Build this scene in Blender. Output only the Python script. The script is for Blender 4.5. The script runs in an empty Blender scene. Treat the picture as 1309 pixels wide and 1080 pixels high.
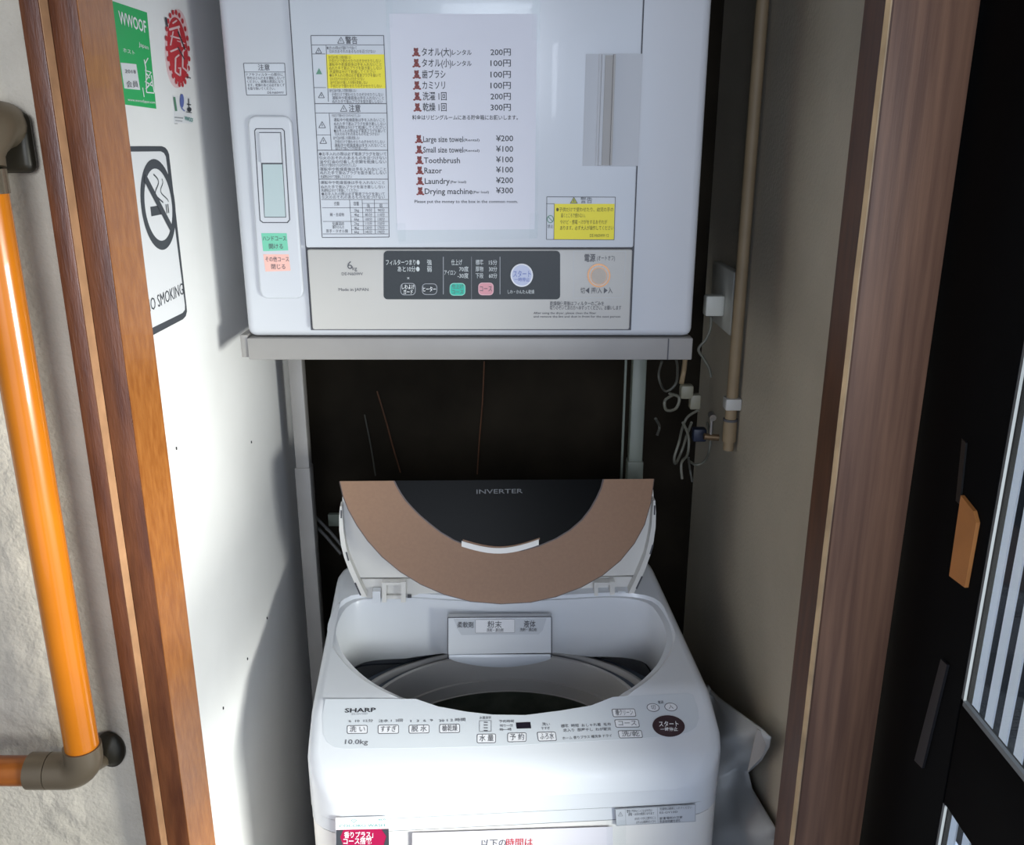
import bpy, bmesh, math, random
from mathutils import Vector, Matrix, noise
random.seed(7)
SC = bpy.context.scene
COL = SC.collection
# ------------------------------------------------------------------ camera, world, lights, exposure
CZ = 1.75
PITCH = math.radians(17.3)
F = 1130.0
cam_d = bpy.data.cameras.new('camera'); cam = bpy.data.objects.new('camera', cam_d); COL.objects.link(cam)
cam.location = (0, 0, CZ); cam.rotation_euler = (math.pi/2 - PITCH, 0, 0)
cam_d.sensor_width = 36; cam_d.lens = F/1309*36; cam_d.clip_start = 0.02
SC.camera = cam
vs = SC.view_settings
vs.view_transform = 'Standard'; vs.look = 'None'; vs.gamma = 1.0; vs.use_curve_mapping = False
vs.exposure = 0.0
SC.cycles.max_bounces = 8; SC.cycles.transparent_max_bounces = 24; SC.cycles.diffuse_bounces = 5
world = bpy.data.worlds.new('daylight'); SC.world = world; world.use_nodes = True
bgn = world.node_tree.nodes['Background']; bgn.inputs[0].default_value = (0.62, 0.74, 1.0, 1); bgn.inputs[1].default_value = 0.95
def area(name, loc, target, sx, sy, power, color, spread=180):
    l = bpy.data.lights.new(name, 'AREA'); l.shape = 'RECTANGLE'; l.size = sx; l.size_y = sy; l.energy = power; l.color = color
    o = bpy.data.objects.new(name, l); COL.objects.link(o); o.location = loc
    o.rotation_euler = (Vector(target)-Vector(loc)).to_track_quat('-Z', 'Y').to_euler(); l.spread = math.radians(spread)
    return o
area('door_daylight', (1.45, 0.05, 1.22), (-0.43, 1.22, 0.92), 0.9, 0.42, 16.5, (1.0, 0.97, 0.93), 58)
area('entrance_daylight', (0.15, -1.6, 2.0), (-.08, 1.24, 1.75), 1.2, 1.0, 6.2, (0.82, 0.89, 1.0), 60)

# ------------------------------------------------------------------ geometry helpers
cp, sp = math.cos(PITCH), math.sin(PITCH)
CAM = Vector((0, 0, CZ))
def ray(x, y):
    u = (x-654.5)/F; v = (y-540)/F
    return Vector((u, cp - v*sp, -sp - v*cp))
def hit(x, y, plane):
    p, n = plane; d = ray(x, y)
    return CAM + d*((p-CAM).dot(n)/d.dot(n))
def planeY(Y): return (Vector((0, Y, 0)), Vector((0, -1, 0)))
def planeX(X, s=1): return (Vector((X, 0, 0)), Vector((s, 0, 0)))
WP = {}     # world position of each built object
def link(o, parent=None, loc=Vector((0, 0, 0))):
    COL.objects.link(o); o.location = loc; WP[o.name] = Vector(loc)
    if parent is not None:
        o.parent = parent; o.matrix_parent_inverse = Matrix.Translation(WP[parent.name]).inverted()
    return o
def mesh_obj(name, verts, faces, m, parent=None, smooth=False, mats=None, fm=None):
    c = Vector((0, 0, 0)); vs_ = [Vector(v) for v in verts]
    lo = Vector([min(v[i] for v in vs_) for i in range(3)]); hi = Vector([max(v[i] for v in vs_) for i in range(3)])
    c = (lo+hi)/2
    me = bpy.data.meshes.new(name); me.from_pydata([v-c for v in vs_], [], faces)
    me.validate(); me.materials.append(m)
    for q in (mats or []): me.materials.append(q)
    if fm:
        for p in me.polygons: p.material_index = fm[p.index]
    if smooth: me.polygons.foreach_set('use_smooth', [True]*len(me.polygons))
    o = bpy.data.objects.new(name, me)
    return link(o, parent, c)
def bm_obj(name, bm, m, parent=None, smooth=False, angle=None):
    bmesh.ops.recalc_face_normals(bm, faces=bm.faces)
    bm.verts.index_update()
    verts = [v.co.copy() for v in bm.verts]; faces = [[v.index for v in f.verts] for f in bm.faces]
    bm.free()
    o = mesh_obj(name, verts, faces, m, parent, smooth)
    if angle:
        o.data.set_sharp_from_angle(angle=math.radians(angle))
    return o
def add_box(bm, lo, hi, bev=0, seg=2):
    lo, hi = Vector(lo), Vector(hi)
    r = bmesh.ops.create_cube(bm, size=1, matrix=Matrix.Translation((lo+hi)/2) @ Matrix.Diagonal((*(hi-lo), 1)))
    if bev:
        es = set(e for v in r['verts'] for e in v.link_edges)
        bmesh.ops.bevel(bm, geom=list(es), offset=bev, segments=seg, profile=0.5, affect='EDGES')
def box(name, lo, hi, m, parent=None, bev=0.0, seg=2):
    bm = bmesh.new(); add_box(bm, lo, hi, bev, seg)
    return bm_obj(name, bm, m, parent, smooth=bev > 0, angle=40 if bev > 0 else None)
def prism_data(front, n, t):
    """front polygon (CCW or not) and a back copy shifted by -n*t."""
    k = len(front); V = [Vector(p) for p in front] + [Vector(p)-n*t for p in front]
    Fc = [list(range(k)), list(range(2*k-1, k-1, -1))] + [[i, i+k, (i+1) % k+k, (i+1) % k] for i in range(k)]
    return V, Fc
def prism(name, pts, plane, m, t=0.001, off=0.0, parent=None, px=True):
    n = plane[1]
    fr = [(hit(*p, plane) if px else Vector(p)) + n*(off+t) for p in pts]
    V, Fc = prism_data(fr, n, t)
    bm = bmesh.new(); vv = [bm.verts.new(v) for v in V]
    for f in Fc: bm.faces.new([vv[i] for i in f])
    return bm_obj(name, bm, m, parent)
def merge(lst):
    V = []; Fc = []
    for v, f in lst:
        b = len(V); V += v; Fc += [[i+b for i in q] for q in f]
    return V, Fc
def tube_data(pts, r, seg=10, cap=True, closed=False):
    pts = [Vector(p) for p in pts]; n = len(pts); V = []; Fc = []
    rr = r if isinstance(r, (list, tuple)) else [r]*n
    t0 = (pts[1]-pts[0]).normalized(); up = Vector((0, 0, 1)) if abs(t0.z) < .9 else Vector((1, 0, 0))
    a = t0.cross(up).normalized()
    for i, p in enumerate(pts):
        t = (pts[min(i+1, n-1)]-pts[max(i-1, 0)]).normalized()
        a = (a - t*a.dot(t)).normalized(); b = t.cross(a)
        for k in range(seg):
            an = 2*math.pi*k/seg; V.append(p + a*math.cos(an)*rr[i] + b*math.sin(an)*rr[i])
    for i in range(n-1):
        for k in range(seg):
            k2 = (k+1) % seg; Fc.append([i*seg+k, i*seg+k2, (i+1)*seg+k2, (i+1)*seg+k])
    if cap: Fc.append(list(range(seg))[::-1]); Fc.append([(n-1)*seg+k for k in range(seg)])
    return V, Fc
def tube(name, pts, r, m, parent=None, seg=12):
    V, Fc = tube_data(pts, r, seg); o = mesh_obj(name, V, Fc, m, parent, True)
    o.data.set_sharp_from_angle(angle=math.radians(50)); return o
def smooth_path(pts, sub=6):
    P = [Vector(p) for p in pts]; out = []
    for i in range(len(P)-1):
        p0, p1, p2, p3 = P[max(i-1, 0)], P[i], P[i+1], P[min(i+2, len(P)-1)]
        for k in range(sub):
            t = k/sub
            out.append(0.5*((2*p1)+(p2-p0)*t+(2*p0-5*p1+4*p2-p3)*t*t+(3*p1-p0-3*p2+p3)*t**3))
    out.append(P[-1]); return out
def thing(name, label, cat, loc, group=None):
    o = bpy.data.objects.new(name, None); link(o, None, Vector(loc)); o.empty_display_size = .05
    o['label'] = label; o['category'] = cat
    if group: o['group'] = group
    return o
def tag(o, label, cat=None, group=None, kind=None):
    if label: o['label'] = label
    if cat: o['category'] = cat
    if group: o['group'] = group
    if kind: o['kind'] = kind
    return o
def struct(o): o['kind'] = 'structure'; return o

# ------------------------------------------------------------------ materials
def mat(name, color, rough=0.5, metal=0.0, var=0.0, scale=8.0, bump=0.0, bscale=60.0, stretch=(1, 1, 1), spec=0.5, coat=0.0, color2=None, detail=4):
    m = bpy.data.materials.new(name); m.use_nodes = True; nt = m.node_tree; b = nt.nodes['Principled BSDF']
    b.inputs['Base Color'].default_value = (*color, 1); b.inputs['Roughness'].default_value = rough
    b.inputs['Metallic'].default_value = metal; b.inputs['Specular IOR Level'].default_value = spec
    b.inputs['Coat Weight'].default_value = coat
    tc = nt.nodes.new('ShaderNodeTexCoord'); mp = nt.nodes.new('ShaderNodeMapping'); mp.inputs['Scale'].default_value = stretch
    nt.links.new(tc.outputs['Object'], mp.inputs[0])
    if var or color2:
        nz = nt.nodes.new('ShaderNodeTexNoise'); nz.inputs['Scale'].default_value = scale; nz.inputs['Detail'].default_value = detail
        nt.links.new(mp.outputs[0], nz.inputs['Vector'])
        rp = nt.nodes.new('ShaderNodeValToRGB'); nt.links.new(nz.outputs['Fac'], rp.inputs[0])
        c2 = color2 or tuple(c*(1-var) for c in color); c1 = color if color2 else tuple(min(1, c*(1+var*.4)) for c in color)
        rp.color_ramp.elements[0].position = .35; rp.color_ramp.elements[1].position = .68
        rp.color_ramp.elements[0].color = (*c2, 1); rp.color_ramp.elements[1].color = (*c1, 1)
        nt.links.new(rp.outputs[0], b.inputs['Base Color'])
    if bump:
        n2 = nt.nodes.new('ShaderNodeTexNoise'); n2.inputs['Scale'].default_value = bscale; n2.inputs['Detail'].default_value = 6
        nt.links.new(mp.outputs[0], n2.inputs['Vector'])
        bp = nt.nodes.new('ShaderNodeBump'); bp.inputs['Strength'].default_value = bump; bp.inputs['Distance'].default_value = .002
        nt.links.new(n2.outputs['Fac'], bp.inputs['Height']); nt.links.new(bp.outputs[0], b.inputs['Normal'])
    return m
def glass_mat(name, tint=(1, 1, 1), gloss=.08, rough=.02):
    m = bpy.data.materials.new(name); m.use_nodes = True; nt = m.node_tree; nt.nodes.clear()
    o = nt.nodes.new('ShaderNodeOutputMaterial'); mx = nt.nodes.new('ShaderNodeMixShader')
    t = nt.nodes.new('ShaderNodeBsdfTransparent'); t.inputs[0].default_value = (*tint, 1)
    g = nt.nodes.new('ShaderNodeBsdfGlossy'); g.inputs['Roughness'].default_value = rough
    mx.inputs[0].default_value = gloss
    nt.links.new(t.outputs[0], mx.inputs[1]); nt.links.new(g.outputs[0], mx.inputs[2]); nt.links.new(mx.outputs[0], o.inputs[0])
    return m
M = dict(
    wall_white=mat('white wall paint', (.85, .84, .83), .55, var=.05, scale=5, bump=.12, bscale=30),
    wall_beige=mat('beige wallpaper', (.46, .41, .325), .75, var=.14, scale=4, bump=.5, bscale=160),
    wall_shaded=mat('back wall in painted shade', (.020, .016, .011), .9, var=.4, scale=6, bump=.3, spec=.1),  # deep alcove shade is put into this dark base colour
    plaster=mat('trowelled plaster', (.62, .55, .44), .9, var=.12, scale=14, bump=1.0, bscale=170),
    floor=mat('grey concrete floor', (.22, .21, .2), .8, var=.3, scale=10, bump=.4),
    ceiling=mat('dark ceiling board', (.12, .1, .08), .8, var=.1),
    wood_shaded=mat('brown varnished wood', (.15, .048, .016), .42, color2=(.085, .024, .008), scale=16, stretch=(6, 6, .9), bump=.25, bscale=90, coat=.2),  # post fronts: their shade is put into this darker brown
    wood_lit=mat('varnished wood painted lit', (.42, .155, .036), .38, color2=(.31, .10, .020), scale=30, stretch=(4, 4, 1.2), bump=.15, bscale=120, coat=.15),  # post side facing right: door daylight is painted into this orange
    wood_edge=mat('wood step painted lit', (.50, .27, .14), .5, var=.2, scale=30),  # casing step facing right: its daylight is painted into the pale tone
    wood_red=mat('reddish brown board', (.25, .135, .085), .45, color2=(.15, .080, .054), scale=8, stretch=(12, 12, .5), bump=.1, bscale=60, spec=.25),
    wood_edge2=mat('worn light arris', (.52, .36, .20), .45, var=.35, scale=25, stretch=(1, 1, .5)),
    wood_groove=mat('dark wood groove', (.10, .04, .018), .5, var=.3, scale=12, stretch=(8, 8, 1)),
    white=mat('white enamel', (.68, .70, .73), .28, spec=.5, coat=.15),
    white_dryer=mat('off white dryer enamel', (.55, .56, .585), .35, var=.03, scale=3),
    dryer_door=mat('white dryer door', (.60, .62, .65), .3, var=.03, scale=3, coat=.2),
    handle=mat('soft grey handle plastic', (.47, .48, .50), .6, spec=.3),
    dryer_strip=mat('ivory plastic', (.51, .495, .465), .4, var=.04, scale=5),
    lid_white=mat('white plastic', (.70, .68, .64), .4),
    strip_grey=mat('pale grey panel film', (.60, .63, .66), .35),
    body=mat('white painted steel', (.80, .78, .75), .35),
    seam=mat('seam shadow gap', (.08, .08, .09), .8),
    brown_lid=mat('bronze brown lid film', (.27, .158, .098), .5, var=.05, scale=200, spec=.25),
    brown_edge=mat('dark brown lid edge', (.06, .03, .022), .4),
    ring=mat('grey plastic tub ring', (.50, .48, .46), .4, var=.03),
    flange=mat('blue grey tub flange', (.10, .12, .15), .35),
    drum=mat('stainless drum', (.20, .22, .18), .4, metal=.6, var=.3, scale=30),
    steel=mat('grey painted steel', (.28, .265, .25), .45, var=.06, scale=12),
    pole=mat('pale green grey steel', (.15, .17, .14), .45, var=.1, scale=12),
    paper=mat('white paper', (.70, .68, .73), .8),
    film=glass_mat('clear plastic film', (.985, .99, .99), .006, .4),
    ink=mat('black ink', (.02, .02, .025), .6),
    ink_grey=mat('grey ink', (.10, .10, .11), .6),
    ink_soft=mat('pale grey ink', (.30, .31, .33), .6),
    inkw=mat('white ink', (.85, .86, .86), .6),
    bear=mat('brick red print', (.22, .03, .025), .7),
    yellow=mat('yellow label', (.78, .66, .01), .5),
    label=mat('silver grey label', (.55, .57, .60), .5),
    label_w=mat('white label', (.74, .74, .76), .5),
    green_l=mat('mint green label', (.16, .52, .35), .5),
    pink_l=mat('salmon label', (.80, .45, .38), .5),
    panel_dark=mat('charcoal panel', (.016, .021, .024), .5, var=.1, scale=300),
    teal=mat('teal button', (.01, .42, .30), .4),
    pink_b=mat('rose button', (.60, .26, .29), .4),
    lilac=mat('lilac button', (.45, .48, .62), .35),
    gold=mat('gold ring', (.50, .26, .13), .35, metal=.4),
    knob=mat('champagne knob', (.42, .36, .30), .4),
    slide=mat('grey green slide', (.42, .50, .50), .4),
    green_s=mat('vivid green sticker', (.005, .42, .10), .45),
    red_s=mat('red sticker', (.55, .035, .045), .45),
    pinkw=mat('pale pink print', (.78, .55, .56), .5),
    blue_s=mat('slate blue print', (.12, .16, .42), .5),
    dgreen_s=mat('muted green print', (.10, .25, .16), .5),
    teal_s=mat('teal print', (.10, .33, .30), .5),
    charcoal=mat('charcoal print', (.045, .05, .06), .5),
    orange_rail=mat('orange lacquered rail', (.62, .18, .006), .25, var=.10, scale=10, coat=.5),
    orange_wood=mat('orange brown rail', (.40, .12, .02), .35, color2=(.30, .08, .012), scale=20, stretch=(1, 6, 6)),
    bronze=mat('bronze grey bracket', (.17, .13, .085), .38, metal=.35),
    bronze_dark=mat('dark bronze flange', (.035, .03, .02), .4, metal=.3),
    metal_collar=mat('brushed metal sleeve', (.36, .30, .22), .25, metal=.8),
    black=mat('black door frame', (.003, .003, .0035), .6, spec=.04),
    silver=mat('aluminium bead', (.16, .17, .18), .4, metal=.3),
    tab=mat('orange tan wood', (.50, .20, .055), .5, var=.1, scale=20),
    glass=glass_mat('window glass', (.96, .99, .98), .05, .01),
    slat=mat('pale blue white slat', (.80, .83, .90), .6),
    outside_dark=mat('dark outside wall', (.008, .008, .011), .9),
    pipe=mat('tan insulated pipe', (.26, .19, .11), .6, var=.12, scale=15),
    clip=mat('grey white pipe clip', (.50, .49, .46), .5),
    outlet=mat('cream outlet plastic', (.55, .55, .50), .5),
    cable=mat('pale grey cable', (.13, .13, .105), .5),
    cable_dark=mat('dark grey cable', (.06, .06, .05), .5),
    beige_plug=mat('beige plug', (.20, .19, .14), .5),
    bluebox=mat('dark blue plastic', (.012, .018, .04), .5),
    bag=mat('translucent white sheet', (.45, .46, .46), .6, var=.08, scale=10, bump=.2, bscale=15),
    lcd=mat('black display', (.015, .012, .02), .2),
    startb=mat('dark brown start button', (.055, .03, .035), .35, var=.3, scale=40),
    magenta=mat('crimson sticker', (.36, .006, .06), .45),
    lid_glass=glass_mat('smoked lid glass', (.05, .075, .08), .004, .25),
)

# ------------------------------------------------------------------ text
_T = {}
def text_mesh(s, bold=0.0):
    key = (s, bold)
    if key in _T: return _T[key]
    c = bpy.data.curves.new('t', 'FONT'); c.body = s; c.resolution_u = 2; c.offset = bold
    o = bpy.data.objects.new('t', c); COL.objects.link(o)
    dg = bpy.context.evaluated_depsgraph_get(); me = bpy.data.meshes.new_from_object(o.evaluated_get(dg))
    V = [v.co.copy() for v in me.vertices]; Fc = [list(p.vertices) for p in me.polygons]
    bpy.data.objects.remove(o); bpy.data.curves.remove(c); bpy.data.meshes.remove(me)
    x0 = min((v.x for v in V), default=0); x1 = max((v.x for v in V), default=1)
    _T[key] = (V, Fc, x0, max(x1, x0+1e-3)); return _T[key]
def text_on(s, x0, x1, yc, h, plane, off=.0012, bold=0.0, tilt=None):
    """text fitted between picture columns x0..x1 with picture height h around row yc, on a surface"""
    ya, yb = yc if isinstance(yc, tuple) else (yc, yc)
    n = plane[1]; A = hit(x0, ya, plane); B = hit(x1, yb, plane); w = (B-A).length; ux = (B-A)/w
    up = n.cross(ux).normalized()
    if (hit((x0+x1)/2, (ya+yb)/2-5, plane)-hit((x0+x1)/2, (ya+yb)/2, plane)).dot(up) < 0: up = -up
    H = (hit((x0+x1)/2, (ya+yb)/2-h/2, plane)-hit((x0+x1)/2, (ya+yb)/2+h/2, plane)).length
    V, Fc, a, b = text_mesh(s, bold); sx = w/(b-a); sy = H/.82
    return [A + ux*((v.x-a)*sx) + up*((v.y-.33)*sy) + n*off for v in V], Fc
def lettering(items, plane, m, parent, off=.0012, bold=0.006, name='lettering'):
    V, Fc = merge([text_on(*it, plane, off, bold) for it in items])
    o = mesh_obj(name, V, Fc, m, parent); o['kind'] = 'stuff'; return o
def quads(rects, plane, off):
    V = []; Fc = []
    n = plane[1]
    for q in rects:
        if len(q) == 4 and not isinstance(q[0], tuple):
            x0, y0, x1, y1 = q; q = [(x0, y0), (x1, y0), (x1, y1), (x0, y1)]
        b = len(V); V += [hit(*p, plane)+n*off for p in q]; Fc.append(list(range(b, b+len(q))))
    return V, Fc
def marks(rects, plane, m, parent, off=.0012, name='printed_marks'):
    V, Fc = quads(rects, plane, off); o = mesh_obj(name, V, Fc, m, parent)
    if len(rects) > 1: o['kind'] = 'stuff'
    return o
def bar(xa, ya, xb, yb, w):
    d = Vector((xb-xa, yb-ya)); n = Vector((-d.y, d.x)).normalized()*w/2
    return [(xa+n.x, ya+n.y), (xb+n.x, yb+n.y), (xb-n.x, yb-n.y), (xa-n.x, ya-n.y)]
def frame(pts, w=.8):
    k = len(pts); return [bar(*pts[i], *pts[(i+1) % k], w) for i in range(k)]
def ell(cx, cy, rx, ry, n=28, a0=0, a1=2*math.pi):
    return [(cx+rx*math.cos(a0+(a1-a0)*i/n), cy+ry*math.sin(a0+(a1-a0)*i/n)) for i in range(n)]
def rrect(x0, y0, x1, y1, r, n=4):
    out = []
    for cx, cy, a in ((x1-r, y1-r, 0), (x0+r, y1-r, 90), (x0+r, y0+r, 180), (x1-r, y0+r, 270)):
        for i in range(n+1):
            t = math.radians(a+90*i/n); out.append((cx+r*math.cos(t), cy+r*math.sin(t)))
    return out

# ------------------------------------------------------------------ room
WL = -0.43; WR = 0.39; BK = 1.78; TOP = 2.45
struct(box('floor', (-1.6, -2.2, -.08), (.50, 2.0, 0), M['floor']))
struct(box('ceiling', (-1.6, -.6, TOP), (.60, 2.0, TOP+.06), M['ceiling']))
struct(box('wall_left', (WL-.10, .90, 0), (WL, BK, TOP), M['wall_white']))
struct(box('wall_right', (WR, .985, 0), (WR+.065, BK, TOP), M['wall_beige']))
struct(box('wall_back', (WL-.1, BK, 0), (WR+.065, BK+.08, TOP), M['wall_shaded']))
# plaster wall beside the post, with trowelled relief
PWY = .86
def plaster():
    nx, nz = 110, 300; x0, x1, z0, z1 = -.98, -.420, .55, 2.0
    V = []; Fc = []
    for j in range(nz+1):
        for i in range(nx+1):
            x = x0+(x1-x0)*i/nx; z = z0+(z1-z0)*j/nz
            p = Vector((x, 0, z)); d = noise.fractal(p*9, 1.0, 2.0, 4)*.0045 + noise.fractal(p*55+Vector((3, 0, 1)), .7, 2.0, 3)*.0026
            c = noise.noise(p*6+Vector((9, 2, 0))); d += .004*max(0, c-.05)**.5 if c > .05 else 0
            fade = min(1, max(0, (x1-.035-x)/.06)); fade2 = min(1, max(0, (1.55-z)/.3))
            d *= .25+.75*fade*fade2
            V.append((x, PWY - max(0, d)-(1-fade)*.004*0, z))
    for j in range(nz):
        for i in range(nx):
            a = j*(nx+1)+i; Fc.append([a, a+1, a+nx+2, a+nx+1])
    b = len(V); V += [(x0, PWY+.03, z0), (x1, PWY+.03, z0), (x1, PWY+.03, z1), (x0, PWY+.03, z1)]; Fc.append([b, b+1, b+2, b+3])
    return mesh_obj('wall_front', V, Fc, M['plaster'], None, True)
struct(plaster())
struct(box('wall_front', (-1.6, PWY+.002, 0), (-.9800, PWY+.07, TOP), M['plaster']))
struct(box('wall_front', (-.98, PWY+.002, 0), (-.42, PWY+.07, .55), M['plaster']))
struct(box('wall_front', (-.98, PWY+.002, 2.0), (-.42, PWY+.07, TOP), M['plaster']))
struct(box('wall_side', (-1.66, -2.2, 0), (-1.6, PWY+.07, TOP), M['plaster']))
# left door post: casing, step, jamb; right-facing sides painted lit, fronts shaded
tp = struct(box('trim_1', (-.4256, .835, 0), (-.4085, .93, TOP), M['wood_shaded'], bev=.0012))
struct(box('trim_2', (-.4083, .836, 0), (-.4078, .851, TOP), M['wood_edge']))
struct(box('trim_3', (-.4076, .851, 0), (-.3826, .926, TOP), M['wood_shaded'], bev=.0008))
struct(box('trim_4', (-.3824, .8515, 0), (-.3818, .926, TOP), M['wood_lit']))
# right door post
struct(box('trim_5', (.369, .945, 0), (.457, .99, TOP), M['wood_red'], bev=.001))
struct(box('trim_6', (.3640, .9445, 0), (.3690, 1.00, TOP), M['wood_groove']))
def arris():
    z = [0, TOP]; P = [(.3640, .9440), (.3675, .9400), (.3690, .9400), (.3690, .9440)]
    n = 60; V = []; Fc = []
    for j in range(n+1):
        zz = TOP*j/n; w = .0006*noise.noise(Vector((0, 0, zz*9)))
        V += [(x+w, y, zz) for x, y in P]
    for j in range(n):
        for k in range(4):
            a = j*4; Fc.append([a+k, a+(k+1) % 4, a+4+(k+1) % 4, a+4+k])
    Fc += [[3, 2, 1, 0], [n*4+k for k in range(4)]]
    return mesh_obj('trim_7', V, Fc, M['wood_edge2'])
struct(arris())
struct(box('trim_8', (.3691, .9425, 0), (.3720, .9450, TOP), M['wood_groove']))
# lintel over sliding door + right wall nearer to the camera
struct(box('wall_side', (.46, -2.2, 2.1), (.60, .99, TOP), M['plaster']))
struct(box('wall_side', (.46, -2.2, 0), (.60, -1.15, 2.1), M['plaster']))

# ------------------------------------------------------------------ sliding glass door at right
DX = .462
door = bpy.data.objects.new('door_1', None); link(door, None, Vector((DX, .4, 0))); door['kind'] = 'structure'
door['label'] = 'black framed sliding glass door at the right edge'
box('stile', (DX, .785, .02), (DX+.014, .985, 2.1), M['black'], door, bev=.002)
box('stile', (DX, -.20, .02), (DX+.014, -.11, 2.1), M['black'], door, bev=.002)
ZR0, ZR1 = CZ-.672, CZ-.548
box('rail', (DX+.001, -.11, ZR0), (DX+.013, .785, ZR1), M['black'], door, bev=.002)
box('rail', (DX+.001, -.11, .02), (DX+.013, .785, .12), M['black'], door, bev=.002)
box('rail', (DX+.001, -.11, 2.04), (DX+.013, .785, 2.1), M['black'], door, bev=.002)
box('glazing_bead', (DX+.001, -.11, ZR1), (DX+.005, .785, ZR1+.006), M['silver'], door)
box('glazing_bead', (DX+.001, .781, ZR1), (DX+.004, .785, 2.04), M['silver'], door)
box('glazing_bead', (DX+.001, .781, .12), (DX+.004, .785, ZR0), M['silver'], door)
box('pane', (DX+.006, -.11, ZR1), (DX+.009, .785, 2.04), M['glass'], door)
box('pane', (DX+.006, -.11, .12), (DX+.009, .785, ZR0), M['glass'], door)
pdoor = (Vector((DX, 0, 0)), Vector((-1, 0, 0)))
o = prism('finger_pull', [(1233, 633), (1249, 653), (1253, 668), (1238, 751), (1218, 736)], pdoor, M['tab'], .004, 0, door); o['label'] = 'orange tan wooden block on the black stile'
prism('lock_plate', [(1206, 842), (1214, 850), (1182, 982), (1172, 972)], pdoor, mat('dark lock metal', (.05, .05, .055), .35, metal=.6), .003, 0, door)
prism('lock_plate', [(1232, 560), (1237, 566), (1229, 645), (1224, 640)], pdoor, mat('dark strip metal', (.03, .03, .03), .35, metal=.6), .002, 0, door)
# slatted fence outside the door: every board its own part
fence = thing('slatted_fence', 'pale blue white slatted fence seen outside through the glass door', 'fence', (1.0, 1.5, 0))
for k in range(44):
    y = .9+.056*k
    box('slat', (1.0, y, .05), (1.004, y+.027, 2.3), M['slat'], fence)
for z in (.25, 1.9): box('crossrail', (1.005, .88, z), (1.05, 3.2, z+.06), M['outside_dark'], fence)
struct(box('wall_outside', (1.35, .8, 0), (1.42, 3.3, 2.4), M['outside_dark']))

# ------------------------------------------------------------------ handrail on the plaster wall
rail = thing('handrail', 'L shaped orange handrail with bronze brackets on the plaster wall', 'handrail', (-.46, .80, .7))
RX, RY = -.458, .800
zEl = CZ - .66
pe = hit(110, 985, planeY(RY)); RX = pe.x; zc = pe.z
R = .0172
ph = planeY(RY)
topz = hit(8, 246, ph).z
tube('rail', [(RX, RY, zc+.024), (RX, RY, (zc+topz)/2), (RX, RY, topz)], R, M['orange_rail'], rail, 28)
tube('rail', [(RX-.055, RY, zc), (RX-.4, RY, zc), (-1.5, RY, zc)], R*.92, M['orange_wood'], rail, 24)
# pale stripe along horizontal rail top shadow face : cap
el = [(RX, RY, zc+.030), (RX, RY, zc+.016)]
rr = .022
for i in range(9):
    a = math.pi/2*i/8; el.append((RX-rr+rr*math.cos(a), RY, zc+.012-rr*.55*math.sin(a)-(0)))
EL = [(RX, RY, zc+.032), (RX, RY, zc+.020)] + [(RX-.02*(1-math.cos(math.pi/2*i/8)), RY, zc+.020-.02*math.sin(math.pi/2*i/8)) for i in range(1, 9)] + [(RX-.030, RY, zc), (RX-.038, RY, zc)]
tube('elbow', EL, [R+.0022]*len(EL), M['bronze'], rail, 28)
tube('sleeve', [(RX-.039, RY, zc), (RX-.060, RY, zc)], R+.0022, M['bronze'], rail, 28)
tube('sleeve', [(RX, RY, topz-.001), (RX, RY, topz+.020)], R+.0012, M['metal_collar'], rail, 28)
fp = hit(143, 955, planeY(PWY)); tube('bracket_arm', [(RX-.004, RY+.006, zc-.004), (fp.x-.008, PWY-.006, fp.z-.012)], .008, M['bronze'], rail, 16)
def flange(x, z, rx, rz):
    bm = bmesh.new()
    for (r0, y0), (r1, y1) in zip([(0.0, .012), (.55, .011), (.75, .006), (1.0, .004)], [(.55, .011), (.75, .006), (1.0, .004), (1.0, 0)]):
        for k in range(32):
            a, b = 2*math.pi*k/32, 2*math.pi*(k+1)/32
            q = [(x+rx*r0*math.cos(a), PWY-.002-y0, z+rz*r0*math.sin(a)), (x+rx*r1*math.cos(a), PWY-.002-y1, z+rz*r1*math.sin(a)),
                 (x+rx*r1*math.cos(b), PWY-.002-y1, z+rz*r1*math.sin(b)), (x+rx*r0*math.cos(b), PWY-.002-y0, z+rz*r0*math.sin(b))]
            if r0 == 0: q = q[:3]
            bm.faces.new([bm.verts.new(p) for p in q])
    bmesh.ops.remove_doubles(bm, verts=bm.verts, dist=1e-5)
    return bm_obj('flange', bm, M['bronze_dark'], rail, True)
flange(fp.x, fp.z, .0165, .0225)
# top end bracket: rounded body standing off a wall plate
tb = topz+.021
tube('end_bracket', [(RX, RY, tb), (RX-.001, RY+.001, tb+.010), (RX-.001, RY+.004, tb+.020), (RX, RY+.012, tb+.030), (RX, RY+.026, tb+.036), (RX, PWY-.012, tb+.036)], [R+.0012, R+.002, R+.004, R+.006, R+.005, R+.003], M['bronze'], rail, 24)
box('flange', (RX-.030, PWY-.018, tb-.006), (RX+.0215, PWY-.003, tb+.048), M['bronze_dark'], rail, bev=.008, seg=4)

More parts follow.
